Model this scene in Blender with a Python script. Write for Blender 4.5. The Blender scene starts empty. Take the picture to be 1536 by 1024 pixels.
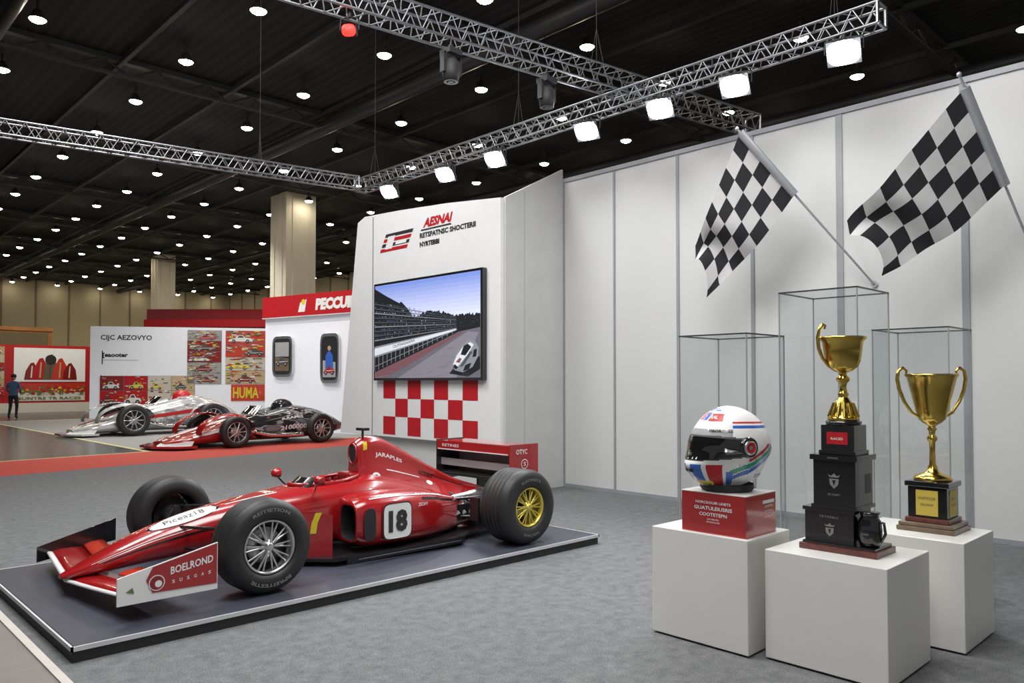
import bpy, bmesh, math, random
from mathutils import Vector, Matrix
random.seed(7)
SC=bpy.context.scene; COL=SC.collection
SC.view_settings.view_transform='Standard'
SC.view_settings.look='None'
SC.view_settings.exposure=0.0
V=Vector
sin,cos,pi=math.sin,math.cos,math.pi

# ------------------------------------------------------------ materials
def mat(name,col,rough=.5,metal=0.,coat=0.,es=0.,em=None,var=.04,vs=6.,bump=0.,bs=200.,spec=.5):
    m=bpy.data.materials.new(name); m.use_nodes=True
    nt=m.node_tree; b=nt.nodes['Principled BSDF']
    c=(col[0],col[1],col[2],1)
    b.inputs['Roughness'].default_value=rough; b.inputs['Metallic'].default_value=metal
    b.inputs['Coat Weight'].default_value=coat; b.inputs['Coat Roughness'].default_value=.04
    b.inputs['Specular IOR Level'].default_value=spec
    tc=nt.nodes.new('ShaderNodeTexCoord'); nz=nt.nodes.new('ShaderNodeTexNoise')
    nz.inputs['Scale'].default_value=vs; nz.inputs['Detail'].default_value=4
    nt.links.new(tc.outputs['Object'],nz.inputs['Vector'])
    r=nt.nodes.new('ShaderNodeValToRGB')
    r.color_ramp.elements[0].position=.3; r.color_ramp.elements[1].position=.7
    r.color_ramp.elements[0].color=(c[0]*(1-var),c[1]*(1-var),c[2]*(1-var),1)
    r.color_ramp.elements[1].color=(min(1,c[0]*(1+var)),min(1,c[1]*(1+var)),min(1,c[2]*(1+var)),1)
    nt.links.new(nz.outputs['Fac'],r.inputs['Fac']); nt.links.new(r.outputs['Color'],b.inputs['Base Color'])
    if es>0:
        b.inputs['Emission Color'].default_value=tuple(em or col)+(1,); b.inputs['Emission Strength'].default_value=es
    if bump>0:
        n2=nt.nodes.new('ShaderNodeTexNoise'); n2.inputs['Scale'].default_value=bs; n2.inputs['Detail'].default_value=3
        nt.links.new(tc.outputs['Object'],n2.inputs['Vector'])
        bp=nt.nodes.new('ShaderNodeBump'); bp.inputs['Strength'].default_value=bump; bp.inputs['Distance'].default_value=.01
        nt.links.new(n2.outputs['Fac'],bp.inputs['Height']); nt.links.new(bp.outputs['Normal'],b.inputs['Normal'])
    return m
def ramp_mat(name,stops,scale,stretch=(1,1,1),rough=.4,es=0.,detail=5,const=True,metal=0):
    m=bpy.data.materials.new(name); m.use_nodes=True; nt=m.node_tree; b=nt.nodes['Principled BSDF']
    b.inputs['Roughness'].default_value=rough; b.inputs['Metallic'].default_value=metal
    tc=nt.nodes.new('ShaderNodeTexCoord'); mp=nt.nodes.new('ShaderNodeMapping'); mp.inputs['Scale'].default_value=stretch
    nz=nt.nodes.new('ShaderNodeTexNoise'); nz.inputs['Scale'].default_value=scale; nz.inputs['Detail'].default_value=detail
    r=nt.nodes.new('ShaderNodeValToRGB'); r.color_ramp.interpolation='CONSTANT' if const else 'LINEAR'
    while len(r.color_ramp.elements)<len(stops): r.color_ramp.elements.new(.5)
    for e,(p,c) in zip(r.color_ramp.elements,stops): e.position=p; e.color=tuple(c)+(1,)
    nt.links.new(tc.outputs['Object'],mp.inputs['Vector']); nt.links.new(mp.outputs['Vector'],nz.inputs['Vector'])
    nt.links.new(nz.outputs['Fac'],r.inputs['Fac']); nt.links.new(r.outputs['Color'],b.inputs['Base Color'])
    if es>0: nt.links.new(r.outputs['Color'],b.inputs['Emission Color']); b.inputs['Emission Strength'].default_value=es
    return m
RED=mat('red_paint',(.36,.008,.010),.25,coat=1.,var=.05,vs=3)
DRED=mat('dark_red_paint',(.25,.01,.012),.3,coat=.6)
ORED=mat('orange_red_paint',(.58,.045,.02),.3,coat=.8)
WHT=mat('white_paint',(.82,.82,.81),.35,coat=.4,var=.02)
WLAM=mat('white_laminate',(.78,.765,.735),.3,var=.02,vs=2)
WPAN=mat('white_wall_panel',(.60,.60,.59),.6,var=.03,vs=.8)
WTEX=mat('satin_white_panel',(.58,.58,.57),.6,var=.04,vs=3,bump=.08,bs=90)
BLK=mat('black_gloss',(.012,.012,.013),.15,coat=.6)
BMAT=mat('black_matte',(.02,.02,.022),.6)
CARB=mat('carbon_fibre',(.018,.018,.02),.25,coat=.6,var=.4,vs=80)
RUB=mat('tyre_rubber',(.020,.020,.021),.5,var=.15,vs=20)
GRY=mat('tyre_print_grey',(.20,.20,.20),.6)
SIL=mat('silver_metal',(.62,.62,.62),.28,metal=1.)
ALU=mat('truss_aluminium',(.36,.37,.39),.35,metal=1.)
ALUP=mat('painted_aluminium',(.30,.31,.33),.5,metal=.1)
PSLV=mat('pole_silver',(.42,.43,.46),.4,metal=.4)
CHR=mat('chrome',(.8,.8,.82),.08,metal=1.)
GOLD=mat('brass_gold_metal',(.62,.44,.10),.2,metal=1.,var=.12,vs=12)
RGOLD=mat('gold_rim_paint',(.70,.58,.12),.3,metal=.7)
YEL=mat('yellow_paint',(.75,.6,.03),.35,coat=.3)
BLU=mat('blue_paint',(.03,.12,.50),.3,coat=.5)
GRN=mat('green_paint',(.01,.30,.17),.3,coat=.5)
WOOD=mat('mahogany_wood',(.12,.03,.02),.3,coat=.4,var=.35,vs=25)
BWOOD=mat('brown_base',(.16,.11,.07),.35,coat=.3,var=.2,vs=20)
DECK=mat('platform_deck',(.048,.052,.072),.45,var=.08,vs=3)
TRIMW=mat('platform_trim',(.62,.62,.64),.35)
TAUPE=mat('taupe_deck',(.20,.18,.17),.55,var=.08)
CREAM=mat('cream_trim',(.55,.52,.48),.5)
PYEL=mat('pale_yellow_line',(.60,.56,.28),.5)
RCAR=mat('red_carpet',(.48,.06,.045),.85,var=.1,vs=8,bump=.3,bs=300)
LCAR=mat('light_grey_carpet',(.28,.28,.28),.7,var=.08,vs=3)
HALLF=mat('polished_hall_floor',(.050,.056,.052),.22,var=.2,vs=.8,spec=.35)
BEIGE=mat('beige_wall',(.36,.31,.20),.7,var=.08,vs=.3)
BEIGD=mat('beige_seam',(.16,.13,.08),.7)
COLM=mat('column_stone',(.66,.61,.48),.6,var=.05,vs=1.5)
ORW=mat('orange_wood',(.40,.17,.04),.5,var=.2,vs=3)
BEAM=mat('roof_steel',(.020,.020,.021),.6)
DUCT=mat('duct_metal',(.025,.025,.028),.5,metal=.2)
LAMPE=mat('downlight_glow',(1,.9,.72),.5,es=62,em=(1,.88,.70))
LAMPH=mat('downlight_housing',(.035,.03,.028),.5)
FLOE=mat('floodlight_glow',(1,1,1),.5,es=48,em=(.93,.97,1))
REDE=mat('red_lamp_glow',(1,.03,.02),.5,es=4,em=(1,.02,.015))
VIS=mat('visor_black',(.012,.012,.012),.05,metal=.2,coat=1.)
SKIN=mat('skin',(.5,.3,.22),.6); HAIR=mat('dark_hair',(.03,.02,.015),.7)
CLW=mat('flag_white',(.62,.62,.62),.8,var=.05); CLB=mat('flag_black',(.015,.015,.018),.8)
REDW=mat('red_board',(.48,.012,.018),.4,var=.05)
WB=mat('white_board',(.78,.80,.86),.45,var=.02,es=.12,em=(.85,.9,1))  # faint glow built into the board colour, no lamp behind it
LGY=mat('print_grey',(.35,.35,.36),.5); DGY=mat('print_dark_grey',(.08,.08,.085),.5); GRS=mat('print_green',(.12,.2,.06),.6)
CHROMEY=ramp_mat('black_chrome_glints',[(0,(.01,.01,.012)),(.46,(.03,.03,.035)),(.52,(.5,.5,.52)),(.56,(.04,.04,.045)),(.62,(.25,.25,.27))],1.6,(1,1.6,2.5),rough=.12,detail=2,const=False,metal=.3)  # pale streaks painted into the black imitate chrome highlights
SILV=ramp_mat('silver_body',[(0,(.25,.25,.27)),(.42,(.7,.7,.72)),(.5,(.85,.85,.86)),(.58,(.35,.35,.37)),(.66,(.8,.8,.8))],1.3,(1,1.5,2.2),rough=.12,detail=2,const=False,metal=.5)  # light and dark bands painted into the silver imitate reflections
GLS=bpy.data.materials.new('clear_glass'); GLS.use_nodes=True
nt=GLS.node_tree; nt.nodes.clear(); o=nt.nodes.new('ShaderNodeOutputMaterial'); mx=nt.nodes.new('ShaderNodeMixShader')
tr=nt.nodes.new('ShaderNodeBsdfTransparent'); tr.inputs[0].default_value=(.905,.925,.925,1)
gl=nt.nodes.new('ShaderNodeBsdfGlossy'); gl.inputs['Roughness'].default_value=.02; mx.inputs[0].default_value=.09
nt.links.new(tr.outputs[0],mx.inputs[1]); nt.links.new(gl.outputs[0],mx.inputs[2]); nt.links.new(mx.outputs[0],o.inputs[0])
GEDG=mat('glass_edge',(.04,.045,.045),.2); GEDL=mat('glass_edge_light',(.30,.33,.33),.2)
CAR=bpy.data.materials.new('grey_carpet'); CAR.use_nodes=True; nt=CAR.node_tree; b=nt.nodes['Principled BSDF']; b.inputs['Roughness'].default_value=.95; b.inputs['Specular IOR Level'].default_value=.1
tc=nt.nodes.new('ShaderNodeTexCoord'); n1=nt.nodes.new('ShaderNodeTexNoise'); n1.inputs['Scale'].default_value=11; n1.inputs['Detail'].default_value=9; n1.inputs['Roughness'].default_value=.65
n2=nt.nodes.new('ShaderNodeTexNoise'); n2.inputs['Scale'].default_value=120; n2.inputs['Detail'].default_value=3
r1=nt.nodes.new('ShaderNodeValToRGB'); r1.color_ramp.elements[0].position=.34; r1.color_ramp.elements[1].position=.68
r1.color_ramp.elements[0].color=(.175,.18,.184,1); r1.color_ramp.elements[1].color=(.265,.268,.272,1)
r2=nt.nodes.new('ShaderNodeValToRGB'); r2.color_ramp.elements[0].position=.35; r2.color_ramp.elements[1].position=.65; r2.color_ramp.elements[0].color=(.55,.55,.55,1)
mm=nt.nodes.new('ShaderNodeMix'); mm.data_type='RGBA'; mm.blend_type='MULTIPLY'; mm.inputs[0].default_value=1
for n in (n1,n2): nt.links.new(tc.outputs['Object'],n.inputs['Vector'])
nt.links.new(n1.outputs['Fac'],r1.inputs['Fac']); nt.links.new(n2.outputs['Fac'],r2.inputs['Fac'])
nt.links.new(r1.outputs[0],mm.inputs[6]); nt.links.new(r2.outputs[0],mm.inputs[7]); nt.links.new(mm.outputs[2],b.inputs['Base Color'])
bp=nt.nodes.new('ShaderNodeBump'); bp.inputs['Strength'].default_value=.4; bp.inputs['Distance'].default_value=.01
nt.links.new(n2.outputs['Fac'],bp.inputs['Height']); nt.links.new(bp.outputs[0],b.inputs['Normal'])
CEI=bpy.data.materials.new('roof_deck'); CEI.use_nodes=True; nt=CEI.node_tree; b=nt.nodes['Principled BSDF']; b.inputs['Roughness'].default_value=.8
tc=nt.nodes.new('ShaderNodeTexCoord'); wv=nt.nodes.new('ShaderNodeTexWave'); wv.inputs['Scale'].default_value=1.2; wv.inputs['Distortion'].default_value=0
r1=nt.nodes.new('ShaderNodeValToRGB'); r1.color_ramp.elements[0].color=(.008,.009,.011,1); r1.color_ramp.elements[1].color=(.022,.022,.025,1)
nt.links.new(tc.outputs['Object'],wv.inputs['Vector']); nt.links.new(wv.outputs['Fac'],r1.inputs['Fac']); nt.links.new(r1.outputs[0],b.inputs['Base Color'])

# ------------------------------------------------------------ mesh builder
_tc={}
def text_geo(s,bold=.0):
    k=(s,bold)
    if k in _tc: return _tc[k]
    cu=bpy.data.curves.new('t','FONT'); cu.body=s; cu.resolution_u=2; cu.offset=bold
    ob=bpy.data.objects.new('t',cu); COL.objects.link(ob); bpy.context.view_layer.update()
    me=bpy.data.meshes.new_from_object(ob.evaluated_get(bpy.context.evaluated_depsgraph_get()))
    vs=[v.co.copy() for v in me.vertices]; fs=[tuple(p.vertices) for p in me.polygons]
    x0=min(v.x for v in vs);x1=max(v.x for v in vs);y0=min(v.y for v in vs);y1=max(v.y for v in vs)
    vs=[((v.x-x0)/(x1-x0),(v.y-y0)/(y1-y0)) for v in vs]
    bpy.data.objects.remove(ob); bpy.data.curves.remove(cu); bpy.data.meshes.remove(me)
    _tc[k]=(vs,fs); return _tc[k]
class MB:
    def __init__(s): s.v=[];s.f=[];s.m=[];s.s=[];s.mats=[]
    def mi(s,m):
        if m not in s.mats: s.mats.append(m)
        return s.mats.index(m)
    def add(s,vs,fs,m,sm=False):
        o=len(s.v); s.v+=[tuple(v) for v in vs]; k=s.mi(m)
        for f in fs: s.f.append(tuple(i+o for i in f)); s.m.append(k); s.s.append(sm)
    def bx(s,x0,x1,y0,y1,z0,z1,m):
        s.add([(x0,y0,z0),(x1,y0,z0),(x1,y1,z0),(x0,y1,z0),(x0,y0,z1),(x1,y0,z1),(x1,y1,z1),(x0,y1,z1)],
              [(0,3,2,1),(4,5,6,7),(0,1,5,4),(1,2,6,5),(2,3,7,6),(3,0,4,7)],m)
    def box(s,c,d,m,R=None):
        vs=[]
        for z in(-1,1):
            for (x,y) in((-1,-1),(1,-1),(1,1),(-1,1)):
                p=V((x*d[0]/2,y*d[1]/2,z*d[2]/2))
                if R is not None: p=R@p
                vs.append(p+V(c))
        s.add(vs,[(0,3,2,1),(4,5,6,7),(0,1,5,4),(1,2,6,5),(2,3,7,6),(3,0,4,7)],m)
    def loft(s,rings,m,c0=True,c1=True,sm=True,closed=True):
        n=len(rings[0]); vs=[p for r in rings for p in r]; fs=[]
        for i in range(len(rings)-1):
            for j in range(n if closed else n-1):
                a=i*n+j; b2=i*n+(j+1)%n; fs.append((a,b2,b2+n,a+n))
        s.add(vs,fs,m,sm)
        if c0: s.add(rings[0],[tuple(range(n))[::-1]],m)
        if c1: s.add(rings[-1],[tuple(range(n))],m)
    def cyl(s,p0,p1,r0,m,r1=None,n=12,caps=True,sm=True):
        p0=V(p0);p1=V(p1); r1=r0 if r1 is None else r1
        d=(p1-p0).normalized(); a=d.orthogonal().normalized(); b2=d.cross(a)
        R=[[p+(a*cos(2*pi*k/n)+b2*sin(2*pi*k/n))*r for k in range(n)] for p,r in((p0,r0),(p1,r1))]
        s.loft(R,m,caps,caps,sm)
    def tube(s,pts,r,m,n=8,sm=True):
        pts=[V(p) for p in pts]; rs=r if isinstance(r,(list,tuple)) else [r]*len(pts)
        d=(pts[1]-pts[0]).normalized(); a=d.orthogonal().normalized(); R=[]
        for i,p in enumerate(pts):
            if i==0:t=pts[1]-p
            elif i==len(pts)-1:t=p-pts[-2]
            else:t=pts[i+1]-pts[i-1]
            t.normalize(); a=(a-t*a.dot(t)).normalized(); b2=t.cross(a)
            R.append([p+(a*cos(2*pi*k/n)+b2*sin(2*pi*k/n))*rs[i] for k in range(n)])
        s.loft(R,m,True,True,sm)
    def lathe(s,prof,m,c=(0,0,0),axis='Z',n=32,sm=True):
        c=V(c); R=[]
        for (r,h) in prof:
            ring=[]
            for k in range(n):
                t=2*pi*k/n
                ring.append(c+(V((r*cos(t),r*sin(t),h)) if axis=='Z' else (V((r*cos(t),h,r*sin(t))) if axis=='Y' else V((h,r*cos(t),r*sin(t))))))
            R.append(ring)
        s.loft(R,m,False,False,sm)
    def plate(s,pts,off,m):
        pts=[V(p) for p in pts]; off=V(off); n=len(pts)
        s.add(pts+[p+off for p in pts],[tuple(range(n))[::-1],tuple(range(n,2*n))]+[(i,(i+1)%n,(i+1)%n+n,i+n) for i in range(n)],m)
    def poly(s,pts,m): s.add(pts,[tuple(range(len(pts)))],m)
    def text(s,t,o,xd,yd,w,h,m,bold=.01,shear=0):
        vs,fs=text_geo(t,bold); o=V(o);xd=V(xd).normalized();yd=V(yd).normalized()
        s.add([o+xd*(a+shear*b2*h/w)*w+yd*b2*h for a,b2 in vs],fs,m)
    def tmap(s,t,fn,m,bold=.01):
        vs,fs=text_geo(t,bold); s.add([fn(a,b2) for a,b2 in vs],fs,m)
    def disc(s,c,xd,yd,r,m,n=24,ry=None):
        c=V(c);xd=V(xd).normalized();yd=V(yd).normalized(); ry=r if ry is None else ry
        s.poly([c+xd*r*cos(2*pi*k/n)+yd*ry*sin(2*pi*k/n) for k in range(n)],m)
    def build(s,name,parent=None,loc=(0,0,0),rz=0,bevel=0,recalc=True):
        me=bpy.data.meshes.new(name); me.from_pydata(s.v,[],s.f)
        for m in s.mats: me.materials.append(m)
        me.polygons.foreach_set('material_index',s.m); me.polygons.foreach_set('use_smooth',s.s); me.update()
        if recalc:
            bm=bmesh.new(); bm.from_mesh(me); bmesh.ops.recalc_face_normals(bm,faces=bm.faces); bm.to_mesh(me); bm.free()
        ob=bpy.data.objects.new(name,me); COL.objects.link(ob); ob.location=loc; ob.rotation_euler=(0,0,rz)
        if parent: ob.parent=parent
        if bevel:
            b=ob.modifiers.new('b','BEVEL'); b.width=bevel; b.segments=2; b.limit_method='ANGLE'; b.angle_limit=math.radians(40)
        return ob
def empty(name,loc=(0,0,0),rz=0,parent=None):
    e=bpy.data.objects.new(name,None); COL.objects.link(e); e.location=loc; e.rotation_euler=(0,0,rz); e.empty_display_size=.1
    if parent: e.parent=parent
    return e
def tag(o,label,cat,group=None):
    o['label']=label;o['category']=cat
    if group:o['group']=group
    return o
def struct(o): o['kind']='structure'; return o
def interp(S,x):
    if x<=S[0][0]: return S[0][1:]
    if x>=S[-1][0]: return S[-1][1:]
    for i in range(len(S)-1):
        if S[i][0]<=x<=S[i+1][0]: break
    x0,x1=S[i][0],S[i+1][0]; h=x1-x0; t=(x-x0)/h; out=[]
    for k in range(1,len(S[0])):
        p0,p1=S[i][k],S[i+1][k]
        m0=(S[i+1][k]-S[i-1][k])/(S[i+1][0]-S[i-1][0]) if i>0 else (p1-p0)/h
        m1=(S[i+2][k]-S[i][k])/(S[i+2][0]-S[i][0]) if i<len(S)-2 else (p1-p0)/h
        out.append((2*t**3-3*t*t+1)*p0+(t**3-2*t*t+t)*h*m0+(-2*t**3+3*t*t)*p1+(t**3-t*t)*h*m1)
    return out
def spw(a,e): return math.copysign(abs(a)**e,a)
RD=V((.7193,-.6947,0)); FD=V((.6947,.7193,0)); UP=V((0,0,1))
def rd(r,d,z=0): return V((r*RD.x+d*FD.x, r*RD.y+d*FD.y, z))
D=math.radians

# ------------------------------------------------------------ camera
cam=bpy.data.cameras.new('camera'); co=bpy.data.objects.new('camera',cam); COL.objects.link(co)
co.location=(0,0,1.6); co.rotation_euler=(D(91.5),0,D(-44)); cam.lens=27.05; cam.sensor_width=36; cam.shift_y=30/1536
cam.clip_end=300; SC.camera=co

# ------------------------------------------------------------ room shell
CZ=9.2
m=MB(); m.bx(-30,60,-8,66,-.2,-.004,HALLF); struct(m.build('floor'))
m=MB(); m.plate([(-8,-4,-.003),(14,-4,-.003),(14,17.4,-.003),(-8,13.4,-.003)],(0,0,.003),CAR)
struct(m.build('trim_1'))
m=MB(); m.plate([(-8,13.4,-.003),(14,17.4,-.003),(14,19.2,-.003),(-8,17.1,-.003)],(0,0,.004),RCAR); struct(m.build('trim_2'))
m=MB(); m.plate([(-8,17.1,-.003),(14,19.2,-.003),(14,19.3,-.003),(-8,17.2,-.003)],(0,0,.005),PYEL); struct(m.build('trim_3'))
m=MB(); m.plate([(6.35,18.55,-.003),(14,19.25,-.003),(20,37,-.003),(6.35,37,-.003)],(0,0,.003),LCAR); struct(m.build('trim_4'))
m=MB(); m.bx(6.22,6.34,18.6,42,-.003,.002,PYEL); struct(m.build('trim_5'))
m=MB(); m.bx(-30,60,-8,66.5,CZ,CZ+.2,CEI); struct(m.build('ceiling'))
m=MB(); m.bx(-30,29.3,66,66.4,0,CZ,BEIGE)
for k in range(20): m.bx(-10+2.2*k,-9.88+2.2*k,65.95,66,0,CZ,BEIGD)
struct(m.build('wall_back'))
m=MB(); m.bx(29,29.4,9,66,0,CZ,BEIGE)
for k in range(20): m.bx(28.95,29,20+2.4*k,20.12+2.4*k,0,CZ,BEIGD)
struct(m.build('wall_side'))
n=6
for k in range(-2,9):
    y=12.4+6.8*k
    m=MB(); m.bx(-12,29,y-.10,y+.10,9.06,9.18,BEAM); m.bx(-12,29,y-.06,y+.06,8.74,8.80,BEAM)
    for j in range(34): 
        x=-12+1.2*j; m.cyl((x,y,8.78),(x+.6,y,9.08),.025,BEAM,n=5,caps=False); m.cyl((x+.6,y,9.08),(x+1.2,y,8.78),.025,BEAM,n=5,caps=False)
    struct(m.build('trim_%d'%n)); n+=1
for k in range(12):
    x=-2+2.6*k
    m=MB(); m.bx(x-.05,x+.05,-6,66,9.0,9.12,BEAM); struct(m.build('trim_%d'%n)); n+=1
for (x,r) in((3.2,.35),(11.2,.4),(20,.35)):
    m=MB(); m.cyl((x,-6,8.8),(x,66,8.8),r*.5,DUCT,n=14); struct(m.build('trim_%d'%n)); n+=1
for i,(x,y,s) in enumerate(((15.4,28.9,.66),(16.9,47.6,.52))):
    m=MB(); m.bx(x-s,x+s,y-s,y+s,0,CZ,COLM)
    for q in(-.5,.5): m.bx(x-s-.03,x-s,y+q*s-.06,y+q*s+.06,0,CZ,COLM); m.bx(x+q*s-.06,x+q*s+.06,y-s-.03,y-s,0,CZ,COLM)
    m.bx(x-s-.08,x+s+.08,y-s-.08,y+s+.08,0,.5,BEIGD)
    struct(m.build('trim_%d'%n)); n+=1
m=MB(); m.bx(8.8,8.9,-1.5,7.97,0,4.7,WPAN)
struct(m.build('wall_right'))
for k,(y,w) in enumerate(((7.95,.03),(6.97,.030),(5.885,.042),(4.79,.045),(3.70,.075),(2.42,.07),(1.2,.05),(0,.05))):
    m=MB(); m.bx(8.785,8.80,y-w/2,y+w/2,0,4.7,ALUP); struct(m.build('trim_%d'%n)); n+=1
m=MB(); m.bx(8.775,8.92,-1.5,7.97,4.67,4.73,ALUP); struct(m.build('trim_%d'%n)); n+=1
m=MB(); m.bx(8.78,8.80,-1.5,7.97,0,.05,ALUP); struct(m.build('baseboard_right'))

# ------------------------------------------------------------ ceiling lamps
lm=MB(); lm.lathe([(.02,.16),(.07,.16),(.10,.10),(.135,.02),(.155,-.02),(.16,-.03)],LAMPH,n=18); lm.lathe([(.152,-.015),(.135,-.05),(.08,-.08),(.0,-.095)],LAMPE,n=18); lm.cyl((0,0,.1),(0,0,.35),.025,LAMPH,n=6)
L0=None
for j in range(-5,15):
    y=17.5+3.4*j
    for i in range(-6,9):
        x=6.7+2.93*i+random.uniform(-.06,.06)
        if x>28.5 or y>65.5 or x<-14: continue
        r=x*RD.x+y*RD.y; d=x*FD.x+y*FD.y
        if d<8: continue
        u=768+1154*r/d; v=572-1154*7.2/d
        if u<-60 or u>1600 or v<-60: continue
        if L0 is None: ob=lm.build('ceiling_lamp',loc=(x,y,8.85)); L0=ob
        else: ob=L0.copy(); COL.objects.link(ob); ob.location=(x,y,8.85)
        tag(ob,'round downlight with warm glowing face under the dark roof','ceiling lamp','downlights over the exhibition hall')

# ------------------------------------------------------------ trusses
def truss(name,a,b,s,wires,label):
    a=V(a);b=V(b); d=(b-a).normalized(); side=d.cross(UP).normalized(); L=(b-a).length; h=s/2
    m=MB(); cs=[side*h+UP*h,side*h-UP*h,-side*h-UP*h,-side*h+UP*h]
    for c in cs: m.cyl(a+c,b+c,.016,ALU,n=8)
    nb=int(L/.24); p=L/nb
    for f in range(4):
        c0,c1=cs[f],cs[(f+1)%4]
        for k in range(nb):
            q0=a+d*p*k; q1=a+d*p*(k+.5); q2=a+d*p*(k+1)
            m.cyl(q0+c0,q1+c1,.007,ALU,n=5,caps=False); m.cyl(q1+c1,q2+c0,.007,ALU,n=5,caps=False)
    for e in(a,b):
        for f in range(4): m.cyl(e+cs[f],e+cs[(f+1)%4],.018,ALU,n=6)
    o=m.build(name); tag(o,label,'truss')
    for t in wires:
        q=a+(b-a)*t; w=MB(); w.cyl(q+UP*(h+.0),(q.x,q.y,CZ),.004,BMAT,n=5)
        w.cyl(q+UP*h-side*h,q+UP*(h+.5),.004,BMAT,n=5); w.cyl(q+UP*h+side*h,q+UP*(h+.5),.004,BMAT,n=5)
        w.build('hanging_wire',o)
    return o
truss('lighting_truss',(-1,13.38,5.2),(7.62,11.95,5.2),.21,(.3,.8),'silver aluminium box truss hanging above the carpet aisle')
truss('lighting_truss',(7.8,12.1,5.2),(7.8,2.85,5.2),.21,(.05,.45,.95),'silver aluminium box truss carrying the row of white floodlights')
truss('lighting_truss',(2.4,7.0,5.49),(10.7,5.8,5.49),.26,(.25,.62),'silver aluminium box truss crossing over the partition wall')

# floodlights
def flood(x,y,z,aim,size=.16,face=FLOE,name='floodlight',lab='white LED floodlight glowing under the silver truss',grp='floodlights on the truss',top=.170):
    e=empty(name,(x,y,z)); tag(e,lab,'floodlight',grp)
    d=(V(aim)-V((x,y,z))).normalized(); a=d.cross(UP).normalized(); u=a.cross(d)
    def P(i,j,k): return a*i+u*j+d*k
    m=MB(); R=[[P(sx*s,sy*s*.8,k) for sx,sy in((-1,-1),(1,-1),(1,1),(-1,1))] for s,k in((size*.55,-.14),(size*.8,-.08),(size,.0),(size,.03))]
    m.loft(R,BMAT,True,False,sm=False)
    for q in range(5): m.plate([P(-size*.5+q*size*.25,-size*.4,-.17),P(-size*.5+q*size*.25,size*.4,-.17),P(-size*.5+q*size*.25,size*.4,-.1),P(-size*.5+q*size*.25,-size*.4,-.1)],a*.01,BMAT)
    m.build('housing',e)
    m=MB(); n=24
    R=[[P(spw(cos(2*pi*k/n),.7)*size*.97*s,spw(sin(2*pi*k/n),.7)*size*.78*s,h) for k in range(n)] for s,h in((1,.028),(.8,.06),(.4,.08),(.02,.085))]
    m.loft(R,face,False,True); m.build('lens',e)
    m=MB(); m.tube([P(-size-.02,0,0),P(-size-.02,0,-.02)+UP*.12,UP*.14,P(size+.02,0,-.02)+UP*.12,P(size+.02,0,0)],.008,BMAT); m.cyl(UP*.13,UP*top,.02,BMAT); m.build('yoke',e)
    return d
FL=[11.04,9.5,8.33,6.55,5.39,4.39,3.18]
for i,y in enumerate(FL):
    z=4.909; aim=(3.0,y-1.4,0.3)
    d=flood(7.70,y,z,aim)
    sp=bpy.data.lights.new('flood_spot','SPOT'); sp.energy=180; sp.spot_size=D(105); sp.spot_blend=.9; sp.shadow_soft_size=.08; sp.color=(.97,.98,1)
    so=bpy.data.objects.new('flood_spot',sp); COL.objects.link(so); so.location=V((7.70,y,z))+d*.17; so.rotation_euler=d.to_track_quat('-Z','Y').to_euler()
flood(4.2,6.74,5.185,(1,4,3.4),.075,REDE,'stage_light','small stage light glowing red under the truss','stage lights',.175)
def moving_head(x,y,z):
    e=empty('moving_head_light',(x,y,z)); tag(e,'unlit black moving-head stage light clamped to the truss','stage light','moving-head lights')
    m=MB(); m.box((0,0,.14),(.18,.18,.06),BMAT); m.cyl((0,0,.17),(0,0,.225),.03,BMAT); m.build('clamp_base',e)
    m=MB(); m.box((-.115,0,.01),(.025,.07,.22),BMAT); m.box((.115,0,.01),(.025,.07,.22),BMAT); m.box((0,0,.11),(.24,.07,.025),BMAT); m.build('yoke',e)
    m=MB(); m.lathe([(.03,-.16),(.085,-.155),(.10,-.05),(.095,.06),(.05,.11),(.01,.12)],BMAT,c=(0,0,-.03)); m.disc((0,0,-.188),(1,0,0),(0,1,0),.08,BLK); m.build('lamp_head',e)
moving_head(6.75,6.38,5.118); moving_head(5.4,6.57,5.118)

# ------------------------------------------------------------ TV tower
e=empty('display_wall',(7.58,8,0)); tag(e,'tall white display wall with red checker squares behind the racing car','display wall')
m=MB(); X=-.08
F=[(12.26-8,.68),(11.72-8,4.42),(11.5-8,4.50),(10.5-8,4.45),(9.2-8,4.36),(0,4.24),(0,.68)]
m.plate([(X,y,z) for y,z in F],(.08,0,0),WHT)
xf=X-.004
for c in range(7):
    for r in range(3):
        if (c+r)%2==0:
            y1=2.90-.345*c; z1=1.62-.30*r
            m.poly([(xf,y1,z1),(xf,y1-.345,z1),(xf,y1-.345,z1-.30),(xf,y1,z1-.30)],REDW)
m.bx(X-.012,X,3.22,3.235,.68,4.45,ALUP)
yd=(0,-1,0)
for k,(mm_,a) in enumerate(((REDW,0),(BMAT,1),(REDW,2),(BMAT,3))):
    z=3.80+.08*k; m.poly([(xf,3.02-.05*k,z),(xf,2.25-.05*k,z),(xf,2.22-.05*k,z+.055),(xf,2.99-.05*k,z+.055)],mm_)
m.poly([(xf-.002,2.87,3.84),(xf-.002,2.67,3.84),(xf-.002,2.57,4.05),(xf-.002,2.77,4.05)],WHT)
m.poly([(xf-.003,2.57,3.89),(xf-.003,2.27,3.89),(xf-.003,2.25,3.94),(xf-.003,2.55,3.94)],WHT)
m.text('AESNAI',(xf,1.82,4.06),yd,UP,.70,.15,REDW,.05,.35)
m.poly([(xf,1.87,4.04),(xf,1.12,4.04),(xf,1.10,4.015),(xf,1.87,4.015)],BMAT)
m.text('RETSPATNSC SHOCTERII',(xf,1.90,3.90),yd,UP,1.36,.085,BMAT,.05)
m.text('NYRTEBBI',(xf,1.90,3.76),yd,UP,.50,.08,BMAT,.06)
m.build('front_panel',e)
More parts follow.
